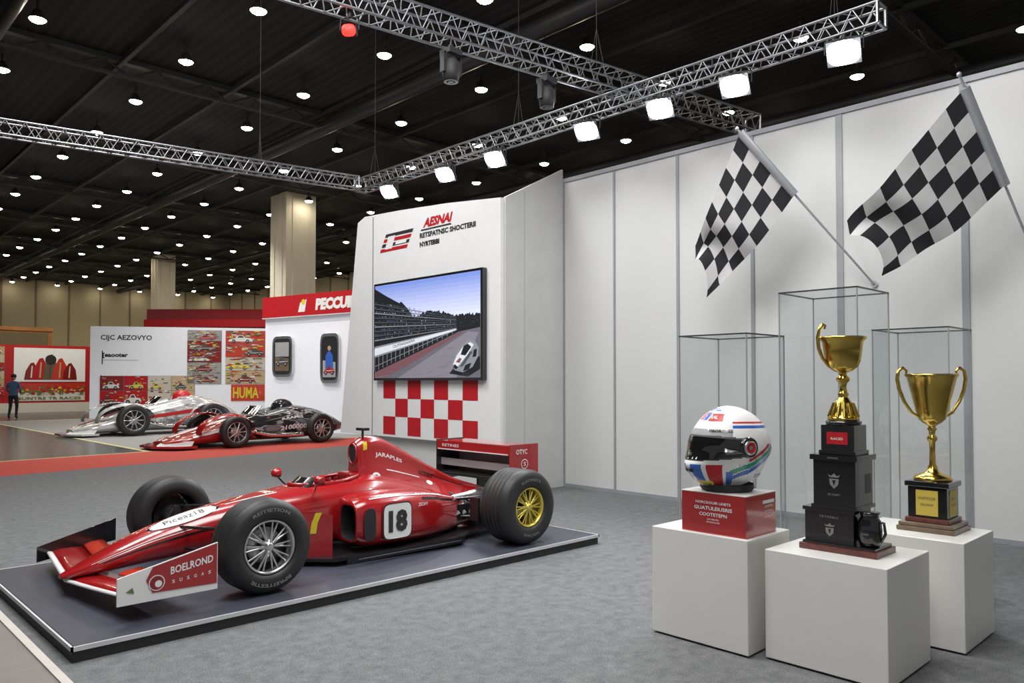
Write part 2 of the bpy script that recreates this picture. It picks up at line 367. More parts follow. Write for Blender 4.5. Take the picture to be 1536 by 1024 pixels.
m=MB(); m.bx(0.02,1.2,.02,3.35,0,.70,WPAN); m.bx(0.0,1.2,.05,3.4,.70,4.1,WPAN); m.build('plinth',e)
m=MB(); m.plate([(-.02,-.04,0),(1.2,-.04,0),(1.2,-.04,4.88),(-.02,-.04,4.25)],(0,.05,0),WTEX); m.bx(.36,.365,-.043,-.04,0,4.4,ALUP); m.build('side_panel',e)

# television
e=empty('television',(7.46,9.68,1.62)); tag(e,'large black flat television showing a race track picture','television')
m=MB(); m.bx(-.05,.04,-1.39,1.39,0,1.64,BLK); m.build('television_frame',e,bevel=.008)
m=MB()
def em(n_,c,s=.85): return mat(n_,c,.3,es=s,em=c,var=0)
SK=em('screen_black',(.010,.011,.013)); ST=em('screen_track',(.10,.095,.115)); ST2=em('screen_track_light',(.16,.15,.175)); SW=em('screen_white',(.48,.50,.53)); SG=em('screen_grey',(.05,.055,.065)); SG2=em('screen_midgrey',(.17,.18,.20)); SR=em('screen_kerb',(.13,.06,.07)); SB=em('screen_blue',(.06,.09,.2)); SN=em('screen_near_black',(.022,.024,.026))
W,H=2.70,1.56
def sp_(pts,mt,k=0): m.poly([(-.052-.0012*k,1.35-a*W,.04+b_*H) for a,b_ in pts],mt)
for i in range(14):
    t=i/13; c=tuple(a*(1-t)+b_*t for a,b_ in zip((.14,.20,.48),(.62,.63,.72))); sp_([(0,1-.04*i),(1,1-.04*i),(1,(.96-.04*i) if i<13 else 0),(0,(.96-.04*i) if i<13 else 0)],em('screen_sky',c),1)
rnd=random.Random(3)
tree=[(1,.56)]
for i in range(70):
    a=1-i/70*.62; base=.60+.08*max(0,(.8-a))+ (.045*sin((a-.45)/.3*pi) if .45<a<.75 else 0); tree.append((a,base+rnd.uniform(-.014,.02)))
tree+=[(.36,.70),(.28,.80),(.26,.785),(.12,.88),(.0,.97)]
sp_([(0,0),(1,0)]+tree,SK,2)
for i in range(160):
    a=rnd.uniform(.3,.98); b_=rnd.uniform(.48,.60); s=rnd.uniform(.003,.010); sp_([(a,b_),(a+s,b_),(a+s,b_+s),(a,b_+s)],(SG,SN,SG2 if i%7==0 else SN)[i%3],3)
sp_([(0,0),(1,0),(1,.47),(.82,.44),(.45,.26),(0,.06)],ST,3)
sp_([(.25,0),(.80,0),(.99,.42),(.90,.44)],ST2,4)
sp_([(0,.0),(.12,0),(.86,.43),(.84,.44),(.0,.06)],SR,4)
for i in range(60):
    a=rnd.random()*.9; b_=rnd.random()*.42*a; sp_([(a,b_),(a+.06,b_+.012),(a+.06,b_+.015),(a,b_+.003)],(ST,ST2)[i%2],5)
for i in range(9):
    z0=.40+.05*i; z1=.475+.013*i
    sp_([(0,z0),(.80,z1),(.80,z1+.003),(0,z0+.012)],SG2 if i%3==0 else SG,4)
    for k in range(60):
        a=rnd.random()*.76; zz=z0+(z1-z0)*a/.8+.016; s=.005*(1-a*.6); sp_([(a,zz),(a+s,zz),(a+s,zz+s*2.4),(a,zz+s*2.4)],(SG2,SG,SB,SG,SW if k%4==0 else SG)[rnd.randrange(5)],5)
sp_([(0,.22),(.80,.452),(.80,.475),(0,.34)],SG2,5); sp_([(0,.24),(.80,.456),(.80,.470),(0,.32)],SW,6)
for i in range(18): 
    x=i*.045; sp_([(x,.07+.46*x),(x+.005,.07+.46*x+.003),(x+.005,.24+.27*x),(x,.24+.27*x)],SG2,6)
    sp_([(x,.12+.42*x),(x+.045,.12+.42*(x+.045)),(x+.045,.126+.42*(x+.045)),(x,.126+.42*x)],SG2,6)
vs,fs=text_geo('CUTINGASERS',.01)
m.add([(-.061,1.35-W*(.20+.22*a),.04+H*(.315+.06*a+b_*(.030-.010*a))) for a,b_ in vs],fs,SK)
sp_([(.74,.04),(.9,.01),(1,.08),(1,.2),(.8,.12)],SK,5)
CBx=[(.76,.12),(.79,.07),(.86,.05),(.94,.10),(.985,.20),(.99,.28),(.96,.34),(.91,.36),(.85,.31),(.79,.21)]
sp_(CBx,SG2,6)
sp_([(.775,.13),(.81,.10),(.90,.22),(.95,.31),(.92,.335),(.86,.295),(.805,.21)],SW,7)
sp_([(.84,.22),(.88,.21),(.93,.29),(.90,.32),(.865,.30)],SK,8); sp_([(.86,.06),(.91,.08),(.93,.14),(.88,.12)],SK,8); sp_([(.775,.10),(.80,.08),(.82,.10),(.79,.13)],SK,8); sp_([(.94,.19),(.97,.20),(.975,.27),(.95,.26)],SK,8); sp_([(.83,.10),(.86,.11),(.94,.24),(.92,.25)],SG,8); sp_([(.80,.15),(.83,.14),(.85,.18),(.83,.19)],SR,8)
m.build('screen',e)

# ------------------------------------------------------------ car platform
e=empty('display_platform',(1.26,4.90,0)); tag(e,'low dark blue-grey display platform with white edge under the racing car','platform')
m=MB(); m.bx(.01,4.66,.01,2.44,0,.082,BMAT); m.build('platform_base',e)
m=MB(); m.bx(0.02,4.65,.02,2.43,.082,.09,DECK); m.build('deck',e)
m=MB()
for a in((0,4.67,0,.012),(0,4.67,2.438,2.45),(0,.012,0,2.45),(4.658,4.67,0,2.45)): m.bx(*a,.066,.0925,TRIMW)
m.build('edge_trim',e)
e=empty('raised_floor_edge',(-1.2,2,0)); tag(e,'low taupe raised floor with pale metal edge beside the platform','raised floor')
m=MB(); m.bx(0,2.32,0,7,0,.06,TAUPE); m.build('deck',e)
m=MB(); m.bx(2.30,2.345,0,7,.03,.068,CREAM); m.build('edge_trim',e)

# ------------------------------------------------------------ wheels
def wheel(parent,loc,R,w,rr,rimm,side,spokes=10,hi=True,words=None):
    e=empty('wheel',loc,parent=parent); h=w/2; N=64 if hi else 28
    m=MB()
    half=[(rr,-h+.035),(rr+.006,-h+.012),(rr+.04,-h+.001),(R-.085,-h),(R-.05,-h+.006),(R-.022,-h+.022),(R-.006,-h+.05),(R,-h+.08)]
    mid=[]
    if hi:
        for gy in(-.36*w/2*1.1,-.12*w/2*1.1,.12*w/2*1.1,.36*w/2*1.1): mid+=[(R,gy-.007),(R-.012,gy-.005),(R-.012,gy+.005),(R,gy+.007)]
    prof=half+mid+[(r,-y) for r,y in half[::-1]]
    m.lathe(prof,RUB,axis='Y',n=N)
    if words:
        for (t,p0,p1) in words:
            r0,r1=rr+.058,rr+.082
            m.tmap(t,lambda a,b_:V(((r0+(r1-r0)*b_)*sin(p0+(p1-p0)*a)*(-side),side*(h+.002),(r0+(r1-r0)*b_)*cos(p0+(p1-p0)*a))),GRY,.02)
    m.build('tire',e)
    m=MB(); s=side
    m.lathe([(rr,s*(h-.03)),(rr-.004,s*(h-.018)),(rr-.016,s*(h-.02)),(rr-.022,s*(h-.04)),(rr-.03,s*(h-.09)),(rr-.03,-s*h*.6)],rimm,axis='Y',n=N)
    m.lathe([(rr-.03,s*.0),(.01,s*.0)],BMAT,axis='Y',n=24)
    m.lathe([(.13,s*.02),(.13,s*.03),(.05,s*.03)],SIL,axis='Y',n=24)
    yo=s*(h-.055)
    for k in range(spokes):
        t=2*pi*k/spokes
        for dt in((-.11,.11) if hi else (0,)):
            a=V((cos(t)*.035,yo+s*.012,sin(t)*.035)); b_=V((cos(t+dt)*(rr-.02),yo,sin(t+dt)*(rr-.02)))
            m.cyl(a,b_,.010 if hi else .018,rimm,r1=.007 if hi else .013,n=6)
    m.lathe([(.055,yo-s*.01),(.055,yo+s*.012),(.035,yo+s*.02),(.03,yo+s*.035),(.018,yo+s*.04),(.001,yo+s*.04)],rimm,axis='Y',n=20)
    m.build('rim',e)
    return e

# ------------------------------------------------------------ main racing car
CARX,CARY=3.7,6.15
car=empty('racing_car',(CARX,CARY,.0925)); tag(car,'glossy red single-seater racing car number 18 parked on the dark platform','racing car')
BS=[(-2.20,.035,.145,.115,2.),(-2.05,.095,.215,.115,2.),(-1.85,.140,.310,.125,2.1),(-1.6,.175,.405,.145,2.2),(-1.3,.205,.485,.155,2.3),(-1.0,.235,.54,.15,2.4),(-.7,.265,.58,.13,2.5),(-.45,.295,.61,.11,2.7),(-.2,.32,.635,.10,2.8),(.1,.34,.65,.09,2.8),(.3,.33,.66,.09,2.6),(.6,.30,.60,.09,2.5),(1.0,.24,.48,.10,2.3),(1.4,.16,.38,.12,2.2),(1.72,.09,.33,.15,2.)]
def bpt(x,t,off=0,dent=True):
    w,zt,zb,n_=interp(BS,x); c,s=cos(t),sin(t); w+=off; zt+=off; zb-=off
    y=w*spw(c,2/n_); z=(zt+zb)/2+(zt-zb)/2*spw(s,2/n_)
    if dent and s>0:
        q=1-((x+.10)/.34)**2
        if q>0 and abs(y)<.19*q**.5: z-=.30*min(1,q*6)
    return V((x,y,z))
m=MB(); NX=112; NT=64
rings=[[bpt(-2.20+3.92*i/NX,2*pi*j/NT+.0001) for j in range(NT)] for i in range(NX+1)]
vs=[p for r in rings for p in r]
fr=[];fb=[]
for i in range(NX):
    for j in range(NT):
        a=i*NT+j;b_=i*NT+(j+1)%NT; f=(a,b_,b_+NT,a+NT)
        c=sum((vs[k] for k in f),V())/4; qq=1-((c.x+.10)/.34)**2
        (fb if (qq>0 and abs(c.y)<.185*qq**.5 and c.z>.2 and sin(2*pi*j/NT)>0) else fr).append(f)
m.add(vs,fr,RED,True); m.add(vs,fb,BMAT,True); m.add(rings[0],[tuple(range(NT))],RED); m.add(rings[-1],[tuple(range(NT))],CARB)
def spatch(x0,x1,t0,t1,mt,off=.003,nx=24,ny=6,ell=False):
    R=[]
    for i in range(nx+1):
        a=i/nx; x=x0+(x1-x0)*a; k=(max(0,1-(2*a-1)**2))**.5 if ell else 1
        tm=(t0+t1)/2; R.append([bpt(x,tm+(t1-t0)/2*k*(2*j/ny-1),off) for j in range(ny+1)])
    m.loft(R,mt,False,False,True,closed=False)
spatch(-1.62,-1.12,D(86),D(134),WHT,ell=True,ny=10)
spatch(-1.64,-1.10,D(84),D(136),BLK,off=.0015,ell=True,ny=10)
m.tmap('Piceaz18',lambda a,b_:bpt(-1.52+.30*a,D(120)-D(19)*b_,.006),DGY,.0)
spatch(-2.02,-1.35,D(150),D(152.5),WHT); spatch(-1.98,-1.3,D(158),D(160),WHT); spatch(-1.95,-.75,D(168),D(173),BLK)
spatch(-1.05,-.62,D(108),D(111),WHT); spatch(-1.05,-.60,D(69),D(72),WHT)
m.build('body',car)
m=MB(); pts=[]
for k in range(33):
    t=2*pi*k/32; x=-.10+.335*cos(t); y=.19*sin(t); w,zt,zb,n_=interp(BS,x)
    z=(zt+zb)/2+(zt-zb)/2*(1-min(1,abs(y)/w)**n_)**(1/n_); pts.append((x,y,z+.006))
m.tube(pts,.017,RED,n=8); m.build('cockpit_rim',car)
m=MB(); R=[]
for h in(0,1):
    R.append([(-.43+.10*h+.12*(1-cos(a)),.19*sin(a)*(1-.15*h),.60+.075*h) for a in [D(-70+10*k) for k in range(15)]])
m.loft(R,BLK,False,False,closed=False); m.build('windscreen',car)
m=MB(); m.lathe([(.075,-.008),(.085,0),(.075,.008)],BMAT,c=(-.28,0,.52),axis='X',n=20); m.cyl((-.36,0,.50),(-.28,0,.52),.015,BMAT); m.box((-.28,0,.52),(.015,.13,.05),SIL); m.build('steering_wheel',car)
m=MB(); m.box((.02,0,.42),(.10,.26,.30),BMAT); m.box((.14,0,.60),(.10,.24,.16),DRED); m.build('seat',car,bevel=.03)
for s in(-1,1):
    m=MB(); m.cyl((-.34,s*.25,.58),(-.38,s*.36,.66),.009,BLK); 
    m.lathe([(.005,-.04),(.03,-.03),(.042,0),(.045,.04)],RED,c=(-.38,s*.38,.68),axis='X',n=16); m.disc((-.338,s*.38,.68),(0,1,0),(0,0,1),.04,CHR); m.build('mirror',car)
# engine cover with air intake
ES=[(.20,.24,.075,.95),(.26,.28,.088,.99),(.36,.30,.088,1.0),(.50,.32,.08,.97),(.74,.32,.062,.85),(1.06,.29,.045,.68),(1.4,.21,.032,.52),(1.78,.10,.022,.40)]
def ept(x,t,off=0):
    wb,wt,zt=interp(ES,x); zb=.36; r=wt
    if t<.38: s=t/.38; y=-(wt+(wb-wt)*(1-s)**2.6); z=zb+(zt-r-zb)*s
    elif t>.62: s=(1-t)/.38; y=(wt+(wb-wt)*(1-s)**2.6); z=zb+(zt-r-zb)*s
    else: a=pi-(t-.38)/.24*pi; y=wt*cos(a); z=zt-r+r*sin(a)
    nrm=V((0,y,max(.02,z-zb-.1))).normalized()*off
    return V((x,y,z))+nrm
m=MB(); R=[[ept(.20+1.58*i/48,j/40) for j in range(41)] for i in range(49)]
m.loft(R,RED,True,True,True,closed=False)
m.disc((.190,0,.845),(0,1,0),(0,0,1),.056,BMAT,ry=.080)
Rr=[[V((.198-h,.0+(.060+g)*cos(2*pi*k/24),.845+(.086+g)*sin(2*pi*k/24))) for k in range(24)] for g,h in((0,0),(0,.014),(.010,.014),(.012,0))]
m.loft(Rr,RED,False,False)
def etext(t,x0,x1,t0,t1,mt): m.tmap(t,lambda a,b_:ept(x0+(x1-x0)*a,t0+(t1-t0)*b_,.005),mt,.02)
etext('JARAPLES',.38,.70,.30,.335,WHT); etext('SCUD',.9,1.08,.26,.30,BLK)
def epatch(x0,x1,t0,t1,mt,ell=False,off=.003):
    R=[]
    for i in range(13):
        a=i/12;k=(max(0,1-(2*a-1)**2))**.5 if ell else 1; tm=(t0+t1)/2
        R.append([ept(x0+(x1-x0)*a,tm+(t1-t0)/2*k*(2*j/6-1),off) for j in range(7)])
    m.loft(R,mt,False,False,True,closed=False)
epatch(.32,.42,.15,.21,WHT,True); epatch(.345,.395,.165,.195,BLK,True,.005); epatch(.98,1.06,.17,.22,WHT,True); epatch(.5,.9,.225,.232,WHT); epatch(.95,1.5,.30,.315,BLK); epatch(.25,.29,.36,.42,YEL)
m.build('engine_cover',car)
m=MB(); m.cyl((.30,0,.98),(.30,0,1.05),.012,BLK); m.box((.30,0,1.065),(.07,.12,.025),BLK); m.cyl((.26,-.06,.98),(.26,-.06,1.07),.010,BLK); m.build('roof_camera',car)
# sidepods
SP=[(-.12,.59,.50,.14),(-.05,.61,.525,.10),(.1,.625,.535,.085),(.4,.62,.53,.08),(.7,.58,.50,.08),(1.0,.46,.43,.08),(1.25,.33,.36,.09),(1.55,.22,.31,.12)]
def spt(x,t,s,off=0):
    yo,zt,zb=interp(SP,x); yi=.10; yc=(yo+yi)/2; hw=(yo-yi)/2+off; hz=(zt-zb)/2+off; e_=2/3.6
    return V((x,s*(yc+hw*spw(cos(t),e_)),(zt+zb)/2+hz*spw(sin(t),e_)))
for s in(-1,1):
    m=MB(); NR=48
    R=[[spt(-.12+1.67*i/40,2*pi*j/NR,s) for j in range(NR)] for i in range(41)]
    m.loft(R,RED,False,True)
    c=V((-.12,s*.45,.31)); ring=R[0]
    def sc_(p,ky,kz,dx): return V((c.x+dx,c.y+(p.y-s*.345)*ky,c.z+(p.z-.32)*kz))
    R2=[ring,[sc_(p,.58,.92,-.02) for p in ring],[sc_(p,.48,.82,-.015) for p in ring]]
    m.loft(R2,RED,False,False)
    R3=[R2[-1],[sc_(p,.42,.7,.28) for p in ring]]; m.loft(R3,BMAT,False,True)
    ysd=lambda x,z: s*(interp(SP,x)[0]+.004)
    if s==-1:
        m.poly([(x,-.618-.004,z) for x,z in [(-.025+.06*spw(cos(2*pi*k/24),.6),.30+.135*spw(sin(2*pi*k/24),.6)) for k in range(24)]],BMAT)
        cx,cz,hh=.245,.305,.155; pts=[]
        for k in range(32):
            t=2*pi*k/32; pts.append((cx+hh*spw(cos(t),.35),cz+hh*1.02*spw(sin(t),.35)))
        m.poly([(x,ysd(x,z)-.012,z) for x,z in pts],BLK); m.poly([(cx+(x-cx)*.94,ysd(x,z)-.015,cz+(z-cz)*.94) for x,z in pts],WHT)
        m.tmap('18',lambda a,b_:V((cx-.10+.20*a,ysd(cx-.10+.2*a,0)-.018,cz-.095+.19*b_)),BLK,.05)
        m.tmap('RACING SERIES',lambda a,b_:spt(.50+.35*a,D(58)-D(10)*(1-b_),s,.005),WHT,.02)
        m.tmap('ZOM',lambda a,b_:V((.48+.10*a,ysd(.5,0)-.008,.40+.03*b_)),WHT,.02)
        m.loft([[spt(x,D(t),s,.004) for t in(49,51,53)] for x in [.0+.03*k for k in range(36)]],WHT,False,False,True,closed=False)
        m.loft([[spt(x,D(t),s,.004) for t in(30,34,38)] for x in [.55+.03*k for k in range(22)]],BLK,False,False,True,closed=False)
    m.build('sidepod',car)
# barge boards
for s in(-1,1):
    m=MB(); P=[[V((-.64+.34*a,s*(.36+.12*a-.04*sin(pi*a)),z0)) for a in [k/10 for k in range(11)]] for z0 in(.06,.2,.34)]
    P.append([V((-.64+.34*a,s*(.36+.12*a-.04*sin(pi*a)),.44-.04*a)) for a in [k/10 for k in range(11)]])
    m.loft(P,RED,False,False,closed=False)
    yb=lambda x: s*(.364+.12*(x+.64)/.34-.04*sin(pi*(x+.64)/.34)+.004)
    m.loft([[V((x+.04*q*q,yb(x+.04*q*q),.25+.17*q)) for q in(0,.5,1)] for x in(-.46,-.445,-.43,-.415)],YEL,False,False,closed=False)
    m.build('barge_board',car)
# floor tray
m=MB(); m.plate([(-.75,-.22,.04),(-.35,-.62,.04),(.9,-.70,.04),(1.15,-.52,.04),(1.75,-.45,.04),(1.75,.45,.04),(1.15,.52,.04),(.9,.70,.04),(-.35,.62,.04),(-.75,.22,.04)],(0,0,.025),CARB)
m.bx(-.30,.95,-.715,-.70,.03,.085,BLK)
m.plate([(-.2,-.717,.05),(.9,-.717,.05),(.9,-.717,.056),(-.2,-.717,.056)],(0,-.001,0),SIL)
for k in range(5): m.plate([(1.55,-.4+.2*k,.04),(2.0,-.4+.2*k,.10),(2.0,-.4+.2*k,.25),(1.55,-.4+.2*k,.12)],(0,.01,0),CARB)
m.build('floor_tray',car)
# suspension
for s in(-1,1):
    m=MB(); h=V((-1.12,s*.80,.33))
    for (x,y,z,dz) in((-1.42,.15,.40,.09),(-.85,.20,.46,.09),(-1.40,.16,.24,-.10),(-.80,.22,.22,-.10),(-1.05,.2,.50,-.12),(-1.2,.18,.33,0)):
        m.cyl((x,s*y,z),h+V((0,0,dz)),.012,CARB,n=8)
    m.cyl((-1.12,s*.72,.33),(-1.12,s*.85,.33),.10,BMAT,n=16); m.box((-1.02,s*.66,.33),(.12,.10,.2),CARB)
    m.build('front_suspension',car)
    m=MB(); h=V((1.39,s*.80,.33))
    for (x,y,z,dz) in((1.05,.18,.34,.10),(1.6,.10,.34,.10),(1.05,.18,.18,-.10),(1.6,.12,.18,-.10),(1.2,.15,.40,-.08)):
        m.cyl((x,s*y,z),h+V((0,0,dz)),.015,CARB,n=8)
    m.cyl((1.39,s*.1,.33),(1.39,s*.85,.33),.025,SIL,n=10); m.cyl((1.39,s*.72,.33),(1.39,s*.85,.33),.10,BMAT,n=16); m.box((1.2,s*.64,.30),(.16,.12,.22),CARB)
    m.build('rear_suspension',car)
m=MB(); m.box((1.45,0,.27),(.6,.22,.22),BMAT); m.box((1.25,-.32,.24),(.35,.16,.16),CARB); m.box((1.25,.32,.24),(.35,.16,.16),CARB)
for k in range(4): m.cyl((1.0+.08*k,-.30,.36),(1.05+.08*k,-.40,.22),.025,SIL,n=8)
m.tube([(1.1,-.25,.34),(1.3,-.33,.38),(1.55,-.28,.40)],.04,SIL,n=12); m.build('gearbox',car,bevel=.01)
# front wing: low and flat
def airfoil(x0,x1,z,th,y,tw=0):
    c=x1-x0; pts=[]
    for a,zz in((0,0),(.05,.5),(.25,.9),(.6,.6),(1,.05),(.6,-.35),(.25,-.5),(.05,-.35)): pts.append(V((x0+c*a,y,z+th*zz+tw*a)))
    return pts
m=MB()
ys=[-1.0,-.8,-.6,-.4,-.2,0,.2,.4,.6,.8,1.0]
dz_=lambda y:.095+(.050 if y<0 else .020)*min(1,abs(y))**1.3
xl=lambda y:-2.17+.12*abs(y)
m.loft([airfoil(xl(y),xl(y)+.05,dz_(y),.014,y,.003) for y in ys],WHT)
m.loft([airfoil(xl(y)+.035,xl(y)+.30,dz_(y)+.004,.018,y,.012) for y in ys],RED)
for s in(-1,1):
    m.loft([airfoil(xl(y)+.27,xl(y)+.42,dz_(s*y)+.022,.015,s*y,.035) for y in(.20,.4,.6,.8,1.0)],ORED)
m.build('front_wing',car)
for s in(-1,1):
    m=MB(); y=s*1.0; base=WHT if s<0 else BLK
    if s<0: m.plate([(-2.13,y,.115),(-1.50,y,.115),(-1.50,y,.425),(-2.13,y,.285)],(0,s*.014,0),base)
    else: m.plate([(-2.12,y,.05),(-1.53,y,.15),(-1.53,y,.335),(-2.12,y,.17)],(0,s*.014,0),base)
    if s<0:
        yy=y-.017
        m.poly([(-1.92,yy,.165),(-1.505,yy,.155),(-1.505,yy,.42),(-1.92,yy,.328),(-1.96,yy,.25)],RED)
        m.disc((-1.895,yy-.002,.225),(1,0,0),(0,0,1),.050,WHT); m.disc((-1.895,yy-.003,.225),(1,0,0),(0,0,1),.044,DRED); m.disc((-1.885,yy-.004,.218),(1,0,0),(0,0,1),.022,WHT)
        m.poly([(-2.08,yy,.195),(-2.03,yy,.18),(-2.04,yy,.22)],GRS)
        m.text('BOELROND',(-1.81,yy-.003,.262),(1,0,.14),(0,0,1),.28,.050,WHT,.02)
        for q in range(6): m.text('SUSGAS'[q],(-1.80+.047*q,yy-.003,.205+.004*q),(1,0,.06),(0,0,1),.018,.022,WHT,.01)
    m.build('wing_endplate',car)
# rear wing
m=MB()
m.loft([airfoil(1.70,1.95,.76,.03,y,.07) for y in(-.56,-.2,.2,.60)],RED)
m.loft([airfoil(1.66,2.0,.50,.03,y,.04) for y in(-.56,-.2,.2,.60)],BLK)
m.bx(1.98,2.00,-.56,.60,.54,.76,LGY); m.bx(1.74,1.98,-.56,.60,.60,.62,WHT); m.bx(1.72,1.74,-.56,.60,.59,.665,LGY)
m.bx(1.66,1.69,-.56,.60,.762,.86,RED); m.bx(1.655,1.66,-.54,.58,.765,.775,WHT)
m.text('RETINES',(1.654,.50,.80),(0,-1,0),UP,.28,.03,WHT,.01); m.bx(1.69,2.04,-.56,.60,.852,.862,RED)
m.box((1.82,0,.42),(.18,.03,.20),CARB)
m.build('rear_wing',car)
for y in(-.575,.60):
    m=MB(); m.plate([(1.66,y,.42),(2.06,y,.44),(2.06,y,.87),(1.66,y,.87)],(0,.014,0),RED if y<0 else CARB)
    if y<0:
        m.text('OTYC',(1.74,y-.003,.77),(1,0,0),UP,.16,.05,WHT,.02); m.disc((1.86,y-.003,.67),(1,0,0),(0,0,1),.05,WHT); m.disc((1.86,y-.004,.67),(1,0,0),(0,0,1),.042,RED)
        m.text('S',(1.845,y-.006,.65),(1,0,0),UP,.03,.04,WHT)
    m.build('rear_wing_endplate',car)
wd=[('REITIETION',-.55,.55),('BPREITESTIE',pi-.6,pi+.6)]
wheel(car,(-1.12,-.88,.335),.335,.30,.195,SIL,-1,10,True,wd)
wheel(car,(-1.12,.90,.335),.335,.30,.195,SIL,1,10,True,wd)
wheel(car,(1.39,-.95,.345),.345,.38,.185,RGOLD,-1,10,True,[('PUNTINDTA',-.5,.5),('VOLTANI',pi-.4,pi+.4)])
wheel(car,(1.39,.93,.345),.345,.38,.185,RGOLD,1,10,True)

# ------------------------------------------------------------ background show cars
def showcar(loc,rz,paintA,paintB,label,nose,wR,hk,dome):
    e=empty('show_car',loc,rz); tag(e,label,'racing car')
    S=[(-2.45,.34,.18,.09,2.3),(-2.15,.60,.28,.08,2.5),(-1.6,.70,.44,.08,2.6),(-1.0,.72,.60,.09,2.7),(-.4,.72,.74,.10,2.6),(.2,.74,.86,.10,2.5),(.8,.76,.98,.10,2.4),(1.4,.74,.92,.12,2.4),(2.0,.60,.72,.18,2.3),(2.5,.30,.48,.26,2.)]
    def P(x,t,off=0):
        w,zt,zb,n_=interp(S,x); zt*=hk; c,s=cos(t),sin(t)
        y=(w+off)*spw(c,2/n_); z=(zt+zb)/2+((zt-zb)/2+off)*spw(s,2/n_)
        if s>0 and -.2<x<.45 and abs(y)<.30: z-=.22
        return V((x,y,z))
    m=MB(); NR=36; rings=[[P(-2.45+4.95*i/70,2*pi*j/NR+.001) for j in range(NR)] for i in range(71)]
    vs=[p for r in rings for p in r]; fa=[];fb=[];fc=[]
    for i in range(70):
        for j in range(NR):
            a=i*NR+j;b_=i*NR+(j+1)%NR; f=(a,b_,b_+NR,a+NR); c=vs[a]
            if -.2<c.x<.45 and abs(c.y)<.29 and sin(2*pi*j/NR)>0: fc.append(f)
            elif c.x<nose-.25*sin(2*pi*j/NR): fa.append(f)
            else: fb.append(f)
    m.add(vs,fa,paintA,True); m.add(vs,fb,paintB,True); m.add(vs,fc,RED if not dome else BMAT,True); m.add(rings[0],[tuple(range(NR))],paintA); m.add(rings[-1],[tuple(range(NR))],paintB)
    m.loft([[P(-2.2+.1*k,D(t),.006) for t in(84,90,96)] for k in range(15)],WHT if dome else RED,False,False,True,closed=False)
    if dome:
        m.tmap('2100000',lambda a,b_:P(.30+.75*a,D(196)-D(14)*b_,.01),WHT,.03)
        m.tmap('RAAMIS',lambda a,b_:P(.35+.60*a,D(168)-D(8)*b_,.01),WHT,.03)
        for q in range(5): m.disc(P(.0+.33*q,D(150),.012),(1,0,0),(0,-.5,.8),.05,LGY,n=12)
        m.loft([[P(-1.9+.1*k,D(t),.008) for t in(150,158,166)] for k in range(10)],WHT,False,False,True,closed=False)
    else:
        m.tmap('TENNSPORT',lambda a,b_:P(-.2+1.0*a,D(198)-D(12)*b_,.01),DGY,.0)
        m.loft([[P(-1.0+.1*k,D(t),.008) for t in(172,176,180)] for k in range(28)],REDW,False,False,True,closed=False)
    m.build('body',e)
    m=MB(); R=[[(-.32+.22*h+.15*(1-cos(a)),.40*sin(a)*(1-.15*h),.78*hk+.20*h) for a in [D(-75+15*k) for k in range(11)]] for h in(0,1)]
    m.loft(R,CHR,False,False,closed=False); m.build('windscreen',e)
    m=MB(); m.lathe([(.30,-.2),(.28,.05),(.22,.14),(.12,.20),(.01,.22)],paintB if dome else REDW,c=(.75,0,.93*hk),n=20); m.build('headrest',e)
    m=MB(); m.plate([(-2.75,-.35,.05),(-2.35,-.85,.05),(-1.9,-.88,.05),(-1.85,.88,.05),(-2.35,.85,.05),(-2.75,.35,.05)],(0,0,.05),paintA)
    m.plate([(-2.6,-.3,.10),(-2.0,-.80,.10),(-1.95,-.80,.19),(-2.4,-.1,.16)],(0,.02,.01),WHT); m.build('splitter',e)
    for s in(-1,1):
        for xx in(-1.0,1.35):
            if dome and xx>0: continue
            m=MB(); R=[]
            for k in range(21):
                a=pi*(k/20); rr=wR+.07+.05*sin(a)
                st=1.75 if (xx<0 and k<10) else 1.25
                R.append([V((xx-cos(a)*rr*st,s*(.66+.20*q),wR*.85+sin(a)*rr*(1-(q*.9)**4*.25))) for q in(-.7,-.3,0,.3,.6,.95)])
            m.loft(R,paintA,False,False,closed=False); m.build('fender',e)
        m=MB(); m.tube([(-.6,s*.72,.40),(0,s*.80,.26),(.6,s*.82,.24),(.9,s*.80,.24)],.06,CHR,n=10); m.build('exhaust_pipe',e)
        m=MB()
        for dx,dz in((-.2,.1),(.2,.1),(-.2,-.1),(.2,-.1)): m.cyl((-1.0+dx,s*.4,wR+dz),(-1.0,s*.8,wR+dz*.5),.025,CHR,n=6)
        m.build('suspension_arm',e)
        for xx in(-1.0,1.35): wheel(e,(xx,s*.92,wR),wR,.26,wR*.66,SIL,s,10,False)
    return e
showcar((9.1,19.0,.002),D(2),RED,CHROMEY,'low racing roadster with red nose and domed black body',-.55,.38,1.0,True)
showcar((8.75,25.0,.002),D(0),SILV,SILV,'silver racing roadster with rounded fenders and red seat',.2,.46,1.2,False)

